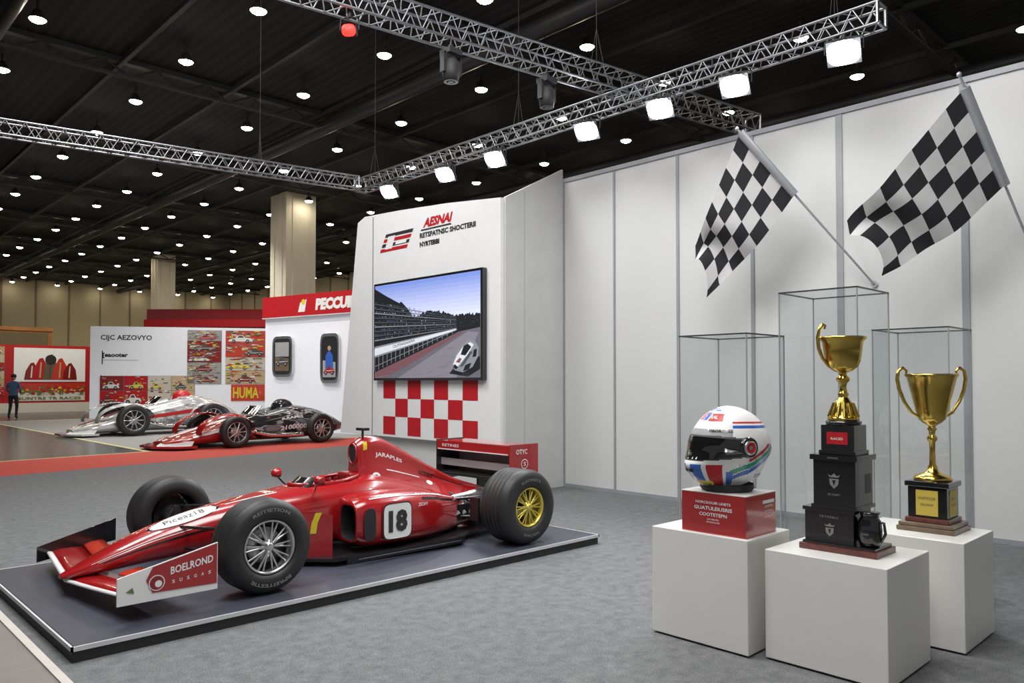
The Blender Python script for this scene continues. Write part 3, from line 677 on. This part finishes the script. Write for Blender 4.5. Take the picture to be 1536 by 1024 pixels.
# ------------------------------------------------------------ background stand boards
def board(name,P,Q,z0,z1,mt,label,cat,items=None,th=.12):
    P=V((P[0],P[1],0));Q=V((Q[0],Q[1],0)); L=(Q-P).length; rz=math.atan2(Q.y-P.y,Q.x-P.x)
    m=MB(); m.bx(0,L,0,th,z0,z1,mt)
    if items: items(m,L)
    o=m.build(name,loc=P,rz=rz); tag(o,label,cat); return o
def carpic(m,x,z,w,h,y,c,seed=0):
    pts=[(0,.30),(.06,.42),(.28,.55),(.40,.85),(.58,.88),(.70,.60),(.93,.55),(1,.35),(.98,.22),(.02,.20)]
    m.poly([(x+a*w,y,z+b_*h) for a,b_ in pts],c)
    m.poly([(x+a*w,y-.004,z+b_*h) for a,b_ in((.36,.60),(.43,.80),(.56,.82),(.64,.60))],DGY)
    m.poly([(x+a*w,y-.004,z+b_*h) for a,b_ in((.05,.36),(.95,.42),(.95,.46),(.05,.41))],WHT)
    for q in(.22,.78): m.disc((x+q*w,y-.006,z+.24*h),(1,0,0),UP,.17*h,BMAT,n=14,ry=.19*h); m.disc((x+q*w,y-.008,z+.24*h),(1,0,0),UP,.09*h,LGY,n=10)
BG1=mat('print_sand',(.55,.42,.25),.6); BG2=mat('print_dusk',(.20,.16,.18),.6); BG3=mat('print_pale',(.60,.55,.48),.6)
def collage(m,x0,x1,z0,z1,y,rows,seed,cols=1,dense=14):
    rn=random.Random(seed); m.poly([(x0,y,z0),(x1,y,z0),(x1,y,z1),(x0,y,z1)],BG2); h=(z1-z0)/rows; w=(x1-x0)/cols
    for r in range(rows):
        for c in range(cols):
            za=z0+h*r; xa=x0+w*c; bg_=rn.choice((BG3,REDW,ORED,BG1,LGY,DRED,BG3)); 
            m.poly([(xa,y-.004,za+.01),(xa+w-.02,y-.004,za+.01),(xa+w-.02,y-.004,za+h-.01),(xa,y-.004,za+h-.01)],bg_)
            for k in range(dense):
                a=xa+rn.random()*w*.8; b_=za+h*(.15+.78*rn.random()); s=rn.uniform(.05,.22)*w; t=rn.uniform(.02,.12)*h; m.poly([(a,y-.006-.0003*k,b_),(a+s,y-.006-.0003*k,b_),(a+s*.8,y-.006-.0003*k,b_+t),(a+s*.15,y-.006-.0003*k,b_+t)],rn.choice((DGY,GRS,YEL,WHT,REDW,BG1,BG2,BG3,ORED)))
            ww=w*rn.uniform(.45,.8); y2=y-.008-.0003*dense; carpic(m,xa+(w-ww)*rn.random(),za+.02,ww,h*rn.uniform(.5,.85),y2,rn.choice([q for q in(REDW,DRED,YEL,WHT,DGY) if q is not bg_]))
            for k in range(dense//3):
                a=xa+rn.random()*w*.85; b_=za+h*(.02+.85*rn.random()); s=rn.uniform(.04,.14)*w; t=rn.uniform(.02,.08)*h; m.poly([(a,y2-.012,b_),(a+s,y2-.012,b_),(a+s*.8,y2-.012,b_+t),(a+s*.1,y2-.012,b_+t)],rn.choice((DGY,YEL,WHT,BG1,BG3,GRS)))
def it1(m,L):
    y=-.01; X_=lambda u:(u-135)/265*L; Z=lambda v:4.02-(v-489)/(1154/34.2)
    m.text('CIJC AEZOVYO',(X_(150),y,Z(511)),(1,0,0),UP,X_(225)-X_(150),.28,BMAT,.02)
    m.text('[eaooter',(X_(153),y,Z(536)),(1,0,0),UP,X_(190)-X_(153),.24,BMAT,.04)
    m.bx(X_(153),X_(205),y,0,Z(539),Z(538.4),LGY); m.bx(X_(152),X_(152)+.04,y,0,Z(545),Z(525),BMAT)
    collage(m,X_(278),X_(330),Z(574),Z(493),-.03,5,5,1,40); collage(m,X_(336),X_(398),Z(574),Z(493),-.03,4,12,1,40)
    m.plate([(X_(345),y,Z(600)),(X_(398),y,Z(600)),(X_(398),y,Z(575)),(X_(345),y,Z(575))],(0,-.02,0),ORED)
    m.text('HUMA',(X_(348),y-.04,Z(596)),(1,0,0),UP,X_(388)-X_(348),.5,YEL,.03)
    collage(m,X_(150),X_(290),Z(606),Z(562),-.03,2,3,4)
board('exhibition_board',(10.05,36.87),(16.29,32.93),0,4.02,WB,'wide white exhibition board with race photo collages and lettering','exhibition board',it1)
def itr(m,L):
    m.bx(0,L*.97,-.1,0,4.2,4.55,REDW); m.bx(.1,L,-.02,.2,4.55,5.05,DRED)
P1=rd(-17.5,36.6);Q1=rd(-10.8,36.6)
board('red_fascia',P1[:2],Q1[:2],0,4.5,DRED,'red two-step fascia wall behind the white board','fascia wall',itr)
def it2(m,L):
    m.bx(-.02,L+.02,-.12,.14,3.72,4.42,REDW); m.bx(-.02,L+.02,-.125,.0,3.70,3.73,TRIMW)
    m.text('PECCUIR',(L*.58,-.13,3.87),(1,0,0),UP,L*.42,.38,WHT,.07,.12)
    m.poly([(L*.40,-.13,3.85),(L*.47,-.13,3.85),(L*.49,-.13,4.25),(L*.42,-.13,4.15)],WHT); m.disc((L*.455,-.132,4.17),(1,0,0),UP,.09,YEL)
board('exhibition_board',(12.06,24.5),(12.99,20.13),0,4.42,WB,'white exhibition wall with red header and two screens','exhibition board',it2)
dirb=(V((12.99,20.13,0))-V((12.06,24.5,0))).normalized(); rzb=math.atan2(dirb.y,dirb.x)
for q_,(fa,z0,z1,w) in enumerate(((.22,1.75,3.10,1.0),(.72,1.55,3.12,.85))):
    p=V((12.06,24.5,0))+dirb*4.47*fa; e=empty('display_screen',(p.x,p.y,z0),rzb); tag(e,'upright rounded display showing a racing picture on the white board','display screen','displays on the white board')
    m=MB(); pts=[(w/2*spw(cos(2*pi*k/28),.35),-.02,(z1-z0)/2*(1+spw(sin(2*pi*k/28),.35))) for k in range(28)]
    m.plate(pts,(0,-.08,0),SIL); m.build('frame',e)
    m=MB(); hz=(z1-z0); m.poly([(x*.85,-.104,hz/2+(z-hz/2)*.88) for x,y,z in pts],BLK)
    if q_==0: m.poly([(-w*.34,-.107,hz*.5),(w*.34,-.107,hz*.5),(w*.34,-.107,hz*.85),(-w*.34,-.107,hz*.85)],LGY); m.poly([(-w*.34,-.108,hz*.15),(w*.34,-.108,hz*.15),(w*.34,-.108,hz*.45),(-w*.34,-.108,hz*.5)],BWOOD); carpic(m,-w*.32,hz*.25,w*.64,hz*.3,-.112,DGY,4)
    else:
        m.poly([(-w*.34,-.107,hz*.12),(w*.34,-.107,hz*.12),(w*.34,-.107,hz*.42),(-w*.34,-.107,hz*.46)],LGY); m.poly([(-w*.20,-.109,hz*.2),(w*.22,-.109,hz*.2),(w*.20,-.109,hz*.55),(w*.06,-.109,hz*.64),(-w*.05,-.109,hz*.64),(-w*.18,-.109,hz*.55)],BLU); m.disc((w*.01,-.111,hz*.70),(1,0,0),UP,w*.09,SKIN); carpic(m,-w*.30,hz*.16,w*.6,hz*.22,-.113,REDW,4)
    m.build('screen',e)
# far poster wall
def it3(m,L):
    collage(m,.1,1.7,.9,3.4,-.03,6,21,3,8)
    m.plate([(2.1,-.01,1.6),(5.4,-.01,1.6),(5.4,-.01,3.35),(2.1,-.01,3.35)],(0,-.02,0),WB)
    for k,(x,w,h) in enumerate(((2.9,.35,.9),(3.3,.40,1.15),(3.75,.35,1.35),(4.2,.40,1.15),(4.65,.35,.9))):
        m.poly([(x-w,-.05-.002*k,1.7),(x+w,-.05-.002*k,1.7),(x+w*.8,-.05-.002*k,1.7+h*.6),(x+w*.2,-.05-.002*k,1.7+h),(x-w*.2,-.05-.002*k,1.7+h*.95),(x-w*.8,-.05-.002*k,1.7+h*.5)],(DRED,REDW,BWOOD,ORED,DRED)[k])
        m.poly([(x-w*.2,-.065,1.8),(x,-.065,1.8),(x+w*.1,-.065,1.7+h*.8),(x-w*.05,-.065,1.7+h*.8)],(WHT,BG1,DGY,BG1,WHT)[k])
    m.disc((3.75,-.07,2.75),(1,0,0),UP,.26,BMAT)
    m.plate([(2.1,-.01,.6),(5.4,-.01,.6),(5.4,-.01,1.5),(2.1,-.01,1.5)],(0,-.02,0),WHT); m.plate([(2.1,-.03,1.05),(5.4,-.03,1.05),(5.4,-.03,1.5),(2.1,-.03,1.5)],(0,-.02,0),ORED)
    rn=random.Random(8)
    for k in range(90):
        a=2.15+rn.random()*3.1; b_=.9+rn.random()*.4; s=rn.uniform(.05,.2); m.poly([(a,-.055-.0002*k,b_),(a+s,-.055-.0002*k,b_),(a+s*.8,-.055-.0002*k,b_+s*.6),(a,-.055-.0002*k,b_+s*.5)],rn.choice((GRS,GRS,YEL,WHT,REDW)))
    m.text('SUNTRS TR RACES',(2.3,-.05,.66),(1,0,0),UP,2.9,.15,GRS,.02)
    m.bx(0,L,-.05,0,0,.5,WHT)
board('poster_wall',(6.9,46.0),(12.6,46.0),0,3.5,REDW,'red poster wall with a framed red car picture','poster wall',it3)
e=empty('wooden_cabinet',(8.2,49,0)); tag(e,'orange wooden framed cabinet behind the red poster wall','cabinet')
m=MB(); m.bx(-2,3.2,0,.3,0,4.5,ORW); m.build('panel',e)
m=MB(); m.bx(-1.8,3.0,-.06,0,3.3,4.3,BEIGD); m.bx(-2.05,3.25,-.1,.3,4.4,4.6,ORW); m.build('frame',e)

# person (standing)
pm=bpy.data.meshes.new('person')
J=[((0,0,.95),.15,'p'),((0,.0,1.15),.14,0),((0,.01,1.38),.17,1),((0,.02,1.52),.065,2),
   ((.19,.0,1.42),.07,2),((.25,-.02,1.15),.05,4),((.20,.18,1.02),.04,5),((-.19,.0,1.42),.07,2),((-.25,.02,1.15),.05,7),((-.20,.2,1.06),.04,8),
   ((.10,0,.88),.11,0),((.11,.06,.50),.075,10),((.11,-.02,.08),.05,11),((.12,.10,.04),.045,12),
   ((-.10,0,.88),.11,0),((-.11,.04,.50),.075,14),((-.12,-.12,.09),.05,15),((-.12,0,.04),.045,16)]
pm.from_pydata([j[0] for j in J],[(j[2],i) for i,j in enumerate(J) if j[2]!='p'],[])
P0=rd(-21.5,33.2)
po=bpy.data.objects.new('person',pm); COL.objects.link(po); po.location=(P0.x,P0.y,-.004); po.rotation_euler=(0,0,D(-30)); po.scale=(1.08,1.08,1.08)
sk=po.modifiers.new('s','SKIN'); 
for i,j in enumerate(J): pm.skin_vertices[0].data[i].radius=(j[1],j[1]*.8)
pm.skin_vertices[0].data[0].use_root=True
po.modifiers.new('u','SUBSURF').levels=1
pmat=bpy.data.materials.new('clothes'); pmat.use_nodes=True; nt=pmat.node_tree; b=nt.nodes['Principled BSDF']; b.inputs['Roughness'].default_value=.8
tc=nt.nodes.new('ShaderNodeTexCoord'); sx=nt.nodes.new('ShaderNodeSeparateXYZ'); r1=nt.nodes.new('ShaderNodeValToRGB'); r1.color_ramp.interpolation='CONSTANT'
r1.color_ramp.elements[0].color=(.02,.02,.03,1); r1.color_ramp.elements[1].position=.93; r1.color_ramp.elements[1].color=(.08,.15,.30,1)
nt.links.new(tc.outputs['Object'],sx.inputs[0]); nt.links.new(sx.outputs['Z'],r1.inputs['Fac']); nt.links.new(r1.outputs[0],b.inputs['Base Color']); pm.materials.append(pmat)
tag(po,'standing person in blue shirt and dark trousers near the posters','person')
m=MB(); m.lathe([(.01,-.12),(.05,-.10),(.075,-.03),(.09,.04),(.07,.10),(.01,.13)],SKIN,c=(0,.02,1.66),n=16); m.box((0,.115,1.65),(.02,.03,.035),SKIN); m.build('head',po)
m=MB(); m.lathe([(.085,.0),(.10,.04),(.08,.11),(.01,.145)],HAIR,c=(0,.005,1.66),n=16); m.build('hair',po)

# ------------------------------------------------------------ pedestals
def pedestal(x0,x1,y0,y1,h,label):
    e=empty('pedestal',((x0+x1)/2,(y0+y1)/2,0)); tag(e,label,'pedestal','white display pedestals'); a=(x1-x0)/2;c=(y1-y0)/2
    m=MB(); m.bx(-a,a,-c,c,.012,h,WLAM); m.build('pedestal_body',e,bevel=.004)
    m=MB(); m.bx(-a+.03,a-.03,-c+.03,c-.03,0,.012,BMAT); m.build('plinth',e)
pedestal(4.10,4.62,2.28,2.95,.675,'white cube pedestal carrying the red box and helmet')
pedestal(4.17,4.80,1.53,2.21,.631,'white cube pedestal carrying the stacked black trophy')
pedestal(5.05,5.65,1.42,2.10,.65,'white cube pedestal carrying the two-handled gold cup')

# red box
e=empty('display_box',(4.14,2.31,.675)); tag(e,'red display box with white lettering under the racing helmet','box')
m=MB(); m.bx(0,.36,0,.44,0,.245,RED)
for i,(t,w,h) in enumerate((('HORCROUIR UHETS',.24,.016),('GUATULEIUSRIS',.26,.022),('COOTETEPN',.19,.021),('SULTERUTD',.08,.009),('OF NORLOUNI',.09,.009))):
    z=(.180,.143,.106,.083,.066)[i]; m.text(t,(-.002,.22+w/2,z),(0,-1,0),UP,w,h,WHT,.02)
for i,z in enumerate((.16,.13,.10)): m.text(('ROPETEN','SHTOPUN','GOLRE')[i],(.22,-.002,z),(1,0,0),UP,.10,.014,WHT,.01)
m.bx(.20,.34,-.0015,0,.185,.205,WHT)
m.build('box_body',e,bevel=.002)
m=MB(); m.bx(-.002,.362,-.002,.442,.245,.25,WLAM); m.build('box_lid',e)

# helmet
hx=empty('racing_helmet',(4.335,2.535,.925),D(-22)); tag(hx,'white full-face racing helmet with red, blue and green stripes','helmet')
def hpt(az,el,off=0):
    ce,se=cos(el),sin(el); f=cos(az)
    x=-f*ce*(.258 if f>0 else .276); y=sin(az)*ce*.226; z=se*.262
    fp=max(0,f)
    if se>0 and f>0: x+=.028*se*f*ce
    if se>0 and f<0: z*=1-.04*(-f)*ce
    if se<0:
        k=min(1,-se*2.4); k2=k*k*(3-2*k)
        x-=.072*fp**.8*k2*ce**.25; y*=1-.20*k2*fp**.4; y*=1-.06*k2
        if f<0: x*=1-.16*k2*(-f)
        lim=-.220+.065*max(0,-f)
        if z<lim: z=lim+(z-lim)*.12
    n_=V((-f*ce,sin(az)*ce,se))
    return V((x,y,z))+n_*off+V((0,0,.262))
m=MB(); NA=240; NE=120
vs=[hpt(2*pi*i/NA,-pi/2+pi*j/NE) for j in range(NE+1) for i in range(NA)]
groups={}
def hcol(A,el):
    a=abs(A)
    if el<-62: return BMAT
    lo=-12+ (a/90)**2*7; hi=17-(a/90)**2*5
    if a<80 and lo<el<hi: return BMAT
    if a<86 and lo-3.0<el<hi+3: return DGY
    if el>hi:
        if a<62 and hi+3<el<hi+11: return LGY
        if -44<A<-10 and 40<el<56: return REDW
        if -8<A<24 and 42<el<58: return REDW if A>8 else BLU
        if -30<A<30 and 62<el<72: return BLU
        if 62<a<150 and 30<el<34: return BLU
        if 62<a<150 and 37<el<40: return REDW
        return WHT
    if a<88 and el<lo:
        if el<-47 and a<42: return YEL
        if el>-19: return WHT
        if a<8: return WHT
        if a<30: return BLU
        if a<38: return WHT
        if a<60: return REDW
        if a<65: return WHT
        if a<74 and el<-30: return BLU
    c0=-42+ (a-60)*.56
    if a>58:
        if c0<el<c0+8: return GRN
        if c0-9<el<c0-1.5: return BLU
        if c0+10<el<c0+15 and a>80: return REDW
    return WHT
for j in range(NE):
    for i in range(NA):
        az=360*(i+.5)/NA; az=az-360 if az>180 else az; el=-90+180*(j+.5)/NE
        f=(j*NA+i,j*NA+(i+1)%NA,(j+1)*NA+(i+1)%NA,(j+1)*NA+i); groups.setdefault(hcol(az,el),[]).append(f)
m.v+=[tuple(v) for v in vs]
for g,fs in groups.items():
    k=m.mi(g)
    for f in fs: m.f.append(f); m.m.append(k); m.s.append(True)
m.tmap('ELLROR',lambda a,b_:hpt(D(-2-36*a),D(-57+6*b_),.004),BLK,.03)
m.tmap('TIBORCUSE',lambda a,b_:hpt(D(-22-40*a),D(24+4*b_),.004),BLK,.02)
m.tmap('SOTIB',lambda a,b_:hpt(D(-108-26*a),D(-42+8*b_),.004),BLK,.04)
m.tmap('RAL',lambda a,b_:hpt(D(-14-18*a),D(44+7*b_),.004),WHT,.02)
m.build('helmet_shell',hx)
m=MB(); m.loft([[hpt(D(-82+4*k),D(e_+(abs(-82+4*k)/90)**2*(7 if e_<0 else -5)),.009) for k in range(42)] for e_ in(-12,-9,-4,0,6,12,17)],VIS,False,False,closed=False)
m.build('visor',hx)
m=MB(); 
for q in(-1,1): m.plate([hpt(D(q*8+dx),D(dy),.004) for dx,dy in((-5,-26),(5,-26),(4,-31),(-4,-31))],(-.004,0,0),BMAT)
m.build('chin_vent',hx)
for s in(-1,1):
    m=MB(); c=hpt(D(s*84),D(4)); 
    m.lathe([(.062,-s*.012),(.062,s*.010),(.054,s*.018),(.047,s*.018)],BLK,c=c,axis='Y',n=28); 
    m.lathe([(.047,s*.012),(.042,s*.022),(.032,s*.024)],SIL,c=c,axis='Y',n=24); m.lathe([(.032,s*.024),(.024,s*.020),(.001,s*.020)],REDW,c=c,axis='Y',n=24); m.disc(c+V((0,s*.023,0)),(1,0,0),UP,.013,SIL); m.build('visor_pivot',hx)
m=MB(); m.lathe([(.150,-.0),(.165,.02),(.160,.045)],BMAT,c=(-.015,0,0),n=36); m.build('neck_trim',hx)

# ------------------------------------------------------------ black stacked trophy
tz=.631
e=empty('trophy',(4.49,1.87,tz)); tag(e,'tall gold trophy cup on stacked black blocks with mahogany base','trophy')
def crest(m,xf,yc,zc,s,mt=SIL):
    m.poly([(xf,yc+.035*s,zc+.02*s),(xf,yc-.035*s,zc+.02*s),(xf,yc-.03*s,zc-.02*s),(xf,yc,zc-.05*s),(xf,yc+.03*s,zc-.02*s)],mt)
    m.poly([(xf,yc+.045*s,zc+.05*s),(xf,yc+.03*s,zc+.03*s),(xf,yc-.03*s,zc+.03*s),(xf,yc-.045*s,zc+.05*s),(xf,yc-.02*s,zc+.04*s),(xf,yc,zc+.06*s),(xf,yc+.02*s,zc+.04*s)],mt)
    m.poly([(xf-.001,yc+.012*s,zc+.01*s),(xf-.001,yc-.012*s,zc+.01*s),(xf-.001,yc,zc-.03*s)],BLK)
DSIL=mat('engraved_grey',(.22,.22,.22),.4)
m=MB(); m.bx(-.14,.14,-.22,.22,0,.035,WOOD); m.bx(-.125,.125,-.205,.205,.035,.05,BLK); m.build('base',e,bevel=.004)
m=MB(); m.bx(-.11,.10,-.085,.195,.05,.225,BLK); m.bx(-.12,.11,-.095,.205,.225,.245,BLK); crest(m,-.112,.05,.12,.7,DSIL); m.text('TRTXRBLS',(-.1125,.11,.19),(0,-1,0),UP,.11,.012,DSIL); m.build('lower_block',e,bevel=.004)
m=MB(); m.bx(-.115,.13,-.10,.14,.245,.52,BLK); m.bx(-.13,.145,-.115,.155,.52,.55,BLK); m.bx(-.125,.14,-.11,.15,.245,.265,BLK); crest(m,-.1165,.02,.40,.8,DSIL); m.text('ECTIARY',(-.1165,.055,.32),(0,-1,0),UP,.07,.012,DSIL); m.text('SHULOES',(-.1315,.05,.53),(0,-1,0),UP,.06,.01,DSIL); m.bx(.02,.10,-.1015,-.10,.33,.44,DGY); m.build('middle_block',e,bevel=.004)
m=MB(); m.bx(-.08,.10,-.08,.11,.55,.72,BLK); m.bx(-.09,.11,-.09,.12,.55,.575,BLK); m.poly([(-.0815,.075,.61),(-.0815,-.045,.61),(-.0815,-.045,.68),(-.0815,.075,.68)],REDW); m.text('RACED',(-.083,.05,.635),(0,-1,0),UP,.07,.014,WHT); m.lathe([(.095,.72),(.10,.735),(.09,.745),(.0,.745)],BLK,c=(.01,.015,0)); m.build('upper_block',e,bevel=.004)
m=MB(); m.lathe([(.0,0),(.05,0),(.062,.03),(.066,.09),(.06,.14),(.045,.165),(.05,.18),(.056,.19),(.0,.19)],BLK,c=(-.05,-.15,.05),n=28)
m.tube([(-.05,-.20,.19),(-.06,-.230,.19),(-.06,-.238,.13),(-.05,-.21,.08)],.008,BLK); m.text('SOAX',(-.118,-.13,.12),(0,-1,0),UP,.04,.012,DSIL); m.build('black_jug',e)
m=MB(); c=(.01,.015,.745)
m.lathe([(.0,0),(.085,0),(.088,.012),(.078,.022),(.07,.03),(.066,.06),(.05,.10),(.03,.13),(.024,.14),(.032,.15),(.024,.16),(.018,.19),(.022,.215),(.036,.23),(.038,.245),(.022,.26),(.02,.275),(.05,.285),(.082,.31),(.098,.35),(.105,.40),(.112,.455),(.130,.475),(.130,.485),(.118,.485),(.104,.46),(.095,.40),(.08,.35),(.0,.30)],GOLD,c=c,n=48)
for k in range(14):
    t=2*pi*k/14; m.cyl(V(c)+V((.083*cos(t),.083*sin(t),.02)),V(c)+V((.052*cos(t),.052*sin(t),.10)),.008,GOLD,n=6)
m.build('gold_cup',e)
m=MB(); C=V(c); pts=[C-RD*.080+UP*.31,C-RD*.118+UP*.36,C-RD*.140+UP*.42,C-RD*.145+UP*.48,C-RD*.135+UP*.53,C-RD*.115+UP*.56,C-RD*.10+UP*.55,C-RD*.105+UP*.53]
m.tube(pts,[.008,.010,.011,.011,.010,.010,.009,.006],GOLD); m.build('handle',e)

# two handled cup
e=empty('trophy',(5.42,1.70,.65)); tag(e,'gold two-handled trophy cup on square black base with gold plaques','trophy')
m=MB(); m.bx(-.17,.17,-.17,.17,0,.03,BWOOD); m.bx(-.16,.16,-.16,.16,.03,.055,BWOOD); m.build('base',e,bevel=.006)
m=MB(); m.bx(-.13,.13,-.13,.13,.055,.085,WOOD); m.bx(-.115,.115,-.115,.115,.085,.28,BLK); m.bx(-.13,.13,-.13,.13,.28,.315,BLK)
m.build('block',e,bevel=.006)
PLQ=mat('gold_plaque',(.60,.46,.08),.45,metal=.2)
for k in range(2):
    m=MB()
    if k==0:
        m.bx(-.119,-.115,-.065,.065,.10,.26,PLQ); m.text('NORTH CUP',(-.1205,.05,.20),(0,-1,0),UP,.10,.018,BWOOD); m.text('TROPHY',(-.1205,.04,.16),(0,-1,0),UP,.08,.016,BWOOD)
    else:
        m.bx(-.065,.065,-.119,-.115,.10,.26,PLQ); m.text('RACE',(-.045,-.1205,.20),(1,0,0),UP,.09,.018,BWOOD); m.text('ROUND',(-.045,-.1205,.16),(1,0,0),UP,.09,.016,BWOOD)
    m.build('plaque',e)
m=MB(); m.lathe([(.0,.315),(.11,.315),(.112,.33),(.10,.345),(.06,.36),(.035,.375),(.03,.40),(.02,.42),(.017,.50),(.018,.56),(.03,.575),(.032,.59),(.018,.605),(.02,.63),(.03,.645),(.022,.655),(.022,.665),(.055,.685),(.082,.71),(.092,.75),(.108,.82),(.127,.90),(.145,.975),(.158,.99),(.156,1.0),(.140,.995),(.122,.93),(.085,.75),(.0,.70)],GOLD,n=48)
for k in range(16):
    t=2*pi*k/16; m.cyl((.045*cos(t),.045*sin(t),.685),(.095*cos(t),.095*sin(t),.77),.009,GOLD,r1=.004,n=6)
m.build('gold_cup',e)
for s in(-1,1):
    m=MB()
    pts=[(.08,.72),(.13,.75),(.178,.82),(.210,.90),(.222,.97),(.213,1.02),(.185,1.04),(.16,1.02),(.165,.99)]
    m.tube([RD*s*a+UP*z for a,z in pts],[.008,.010,.011,.012,.012,.011,.010,.009,.006],GOLD); m.build('handle',e)

# ------------------------------------------------------------ glass vitrines
def vitrine(cx,cy,s,h,label):
    e=empty('glass_display_case',(cx,cy,0)); tag(e,label,'display case','glass display cases'); a=s/2
    m=MB(); m.bx(-a,a,-a,a,0,.35,WLAM); m.build('case_base',e,bevel=.004)
    m=MB(); c4=[(-a,-a),(a,-a),(a,a),(-a,a)]
    for k in range(4):
        p,q=c4[k],c4[(k+1)%4]; m.poly([(p[0],p[1],.35),(q[0],q[1],.35),(q[0],q[1],h),(p[0],p[1],h)],GLS)
    m.poly([(x,y,h) for x,y in c4],GLS); m.build('glass',e)
    m=MB(); t=.004
    for x,y in c4: m.bx(x-t,x+t,y-t,y+t,.35,h,GEDL)
    t=.006
    for q in((-a,a,-a-t,-a+t),(-a,a,a-t,a+t),(-a-t,-a+t,-a,a),(a-t,a+t,-a,a)): m.bx(*q,h,h+.010,GEDG)
    m.build('edge_strip',e)
vitrine(5.13,2.97,.545,1.93,'tall empty glass display case behind the helmet pedestal')
vitrine(5.58,2.40,.56,2.24,'tallest empty glass display case behind the black trophy')
vitrine(6.36,2.06,.53,1.99,'empty glass display case behind the two-handled cup')

# ------------------------------------------------------------ flags
def flag(B,T,p2,P3,P4,label,t0=.02,wob=1.):
    B=V(B);T=V(T); e=empty('checkered_flag',B); tag(e,label,'flag','checkered flags on the partition wall')
    m=MB(); m.cyl((0,0,0),T-B,.012,PSLV,n=10); m.disc((.010,0,0),(0,1,0),UP,.035,PSLV); m.lathe([(.001,.03),(.02,.015),(.02,-.01),(.001,-.02)],PSLV,c=T-B,n=12); m.build('flag_pole',e)
    a=T+(B-T)*t0; b_=T+(B-T)*p2
    m=MB(); m.cyl(a-B,b_-B,.045,PSLV,n=14); m.build('pole_sleeve',e)
    P3=V(P3);P4=V(P4); NU,NV=56,40; m=MB(); pts=[]
    nrm=(b_-a).cross(P3-a).normalized()
    for j in range(NV+1):
        v=j/NV
        for i in range(NU+1):
            u=i/NU; p=(a*(1-v)+b_*v)*(1-u)+(P3*(1-v)+P4*v)*u
            p=p+nrm*(.08*wob*sin(u*8+v*2.2)*u**.7+.035*sin(u*15+v*5)*u)
            p=p+UP*(-.10*sin(pi*u)*(1-v)*.3 -.12*sin(pi*u)*v*.6)+(P4-P3).normalized()*(.06*sin(v*9+1)*u**3)+(P3-a).normalized()*(.06*sin(v*8)*u**4)
            pts.append(p-B)
    fw=[];fk=[]
    for j in range(NV):
        for i in range(NU):
            f=(j*(NU+1)+i,j*(NU+1)+i+1,(j+1)*(NU+1)+i+1,(j+1)*(NU+1)+i)
            (fk if ((i*7//NU)+(j*5//NV))%2==0 else fw).append(f)
    k1=m.mi(CLW);k2=m.mi(CLB); m.v+=[tuple(p) for p in pts]
    for f in fw: m.f.append(f);m.m.append(k1);m.s.append(True)
    for f in fk: m.f.append(f);m.m.append(k2);m.s.append(True)
    m.build('flag_cloth',e)
flag((8.76,3.32,2.68),(7.6,4.31,4.37),.42,(7.75,4.98,3.21),(7.95,4.88,2.62),'drooping black and white checkered flag on an angled wall pole',.02,1.2)
flag((8.76,1.74,2.57),(7.6,2.12,4.34),.52,(7.5,3.10,3.19),(7.9,2.85,2.66),'wide open black and white checkered flag on an angled wall pole',.06,.6)

# ------------------------------------------------------------ lights
def area(loc,aim,size,en,col=(1,1,1)):  # soft lights added out of view to brighten the stand
    l=bpy.data.lights.new('area','AREA'); l.energy=en; l.size=size; l.color=col
    o=bpy.data.objects.new('area_light',l); COL.objects.link(o); o.location=loc; o.rotation_euler=(V(aim)-V(loc)).to_track_quat('-Z','Y').to_euler()
area((3.0,3.0,7.4),(5,4.5,0),3.2,290,(1,.99,.97))
area((1.0,6.5,6.5),(3.5,6.5,0),1.6,165)
area((3.6,3.0,6.6),(8.8,4,1.6),4,130,(1,1,1))
area((.5,.5,5.5),(5,3,.5),1.6,85,(1,.97,.94))
area((3.2,10.0,8.3),(6.5,11,0),2.6,420)
def spot(loc,aim,en,ang=120,col=(1,.97,.93)):
    l=bpy.data.lights.new('spot','SPOT'); l.energy=en; l.spot_size=D(ang); l.spot_blend=.7; l.shadow_soft_size=.1; l.color=col
    o=bpy.data.objects.new('spot_light',l); COL.objects.link(o); o.location=loc; o.rotation_euler=(V(aim)-V(loc)).to_track_quat('-Z','Y').to_euler()
for (x,y) in((6.7,17.5),(9.63,20.9),(6.7,24.3),(9.63,27.7),(12.56,31.1)): spot((x,y,8.70),(x+1.5,y+.5,0),1000)
for (x,y) in((9.6,41.3),(15.5,54.9),(24.3,54.9),(24.3,41.3)): spot((x,y,8.70),(x+1,y+3,0),1300,140,(1,.88,.62))
w=bpy.data.worlds.new('world'); SC.world=w; w.use_nodes=True; bg=w.node_tree.nodes['Background']; bg.inputs[0].default_value=(.93,.95,1,1); bg.inputs[1].default_value=.25
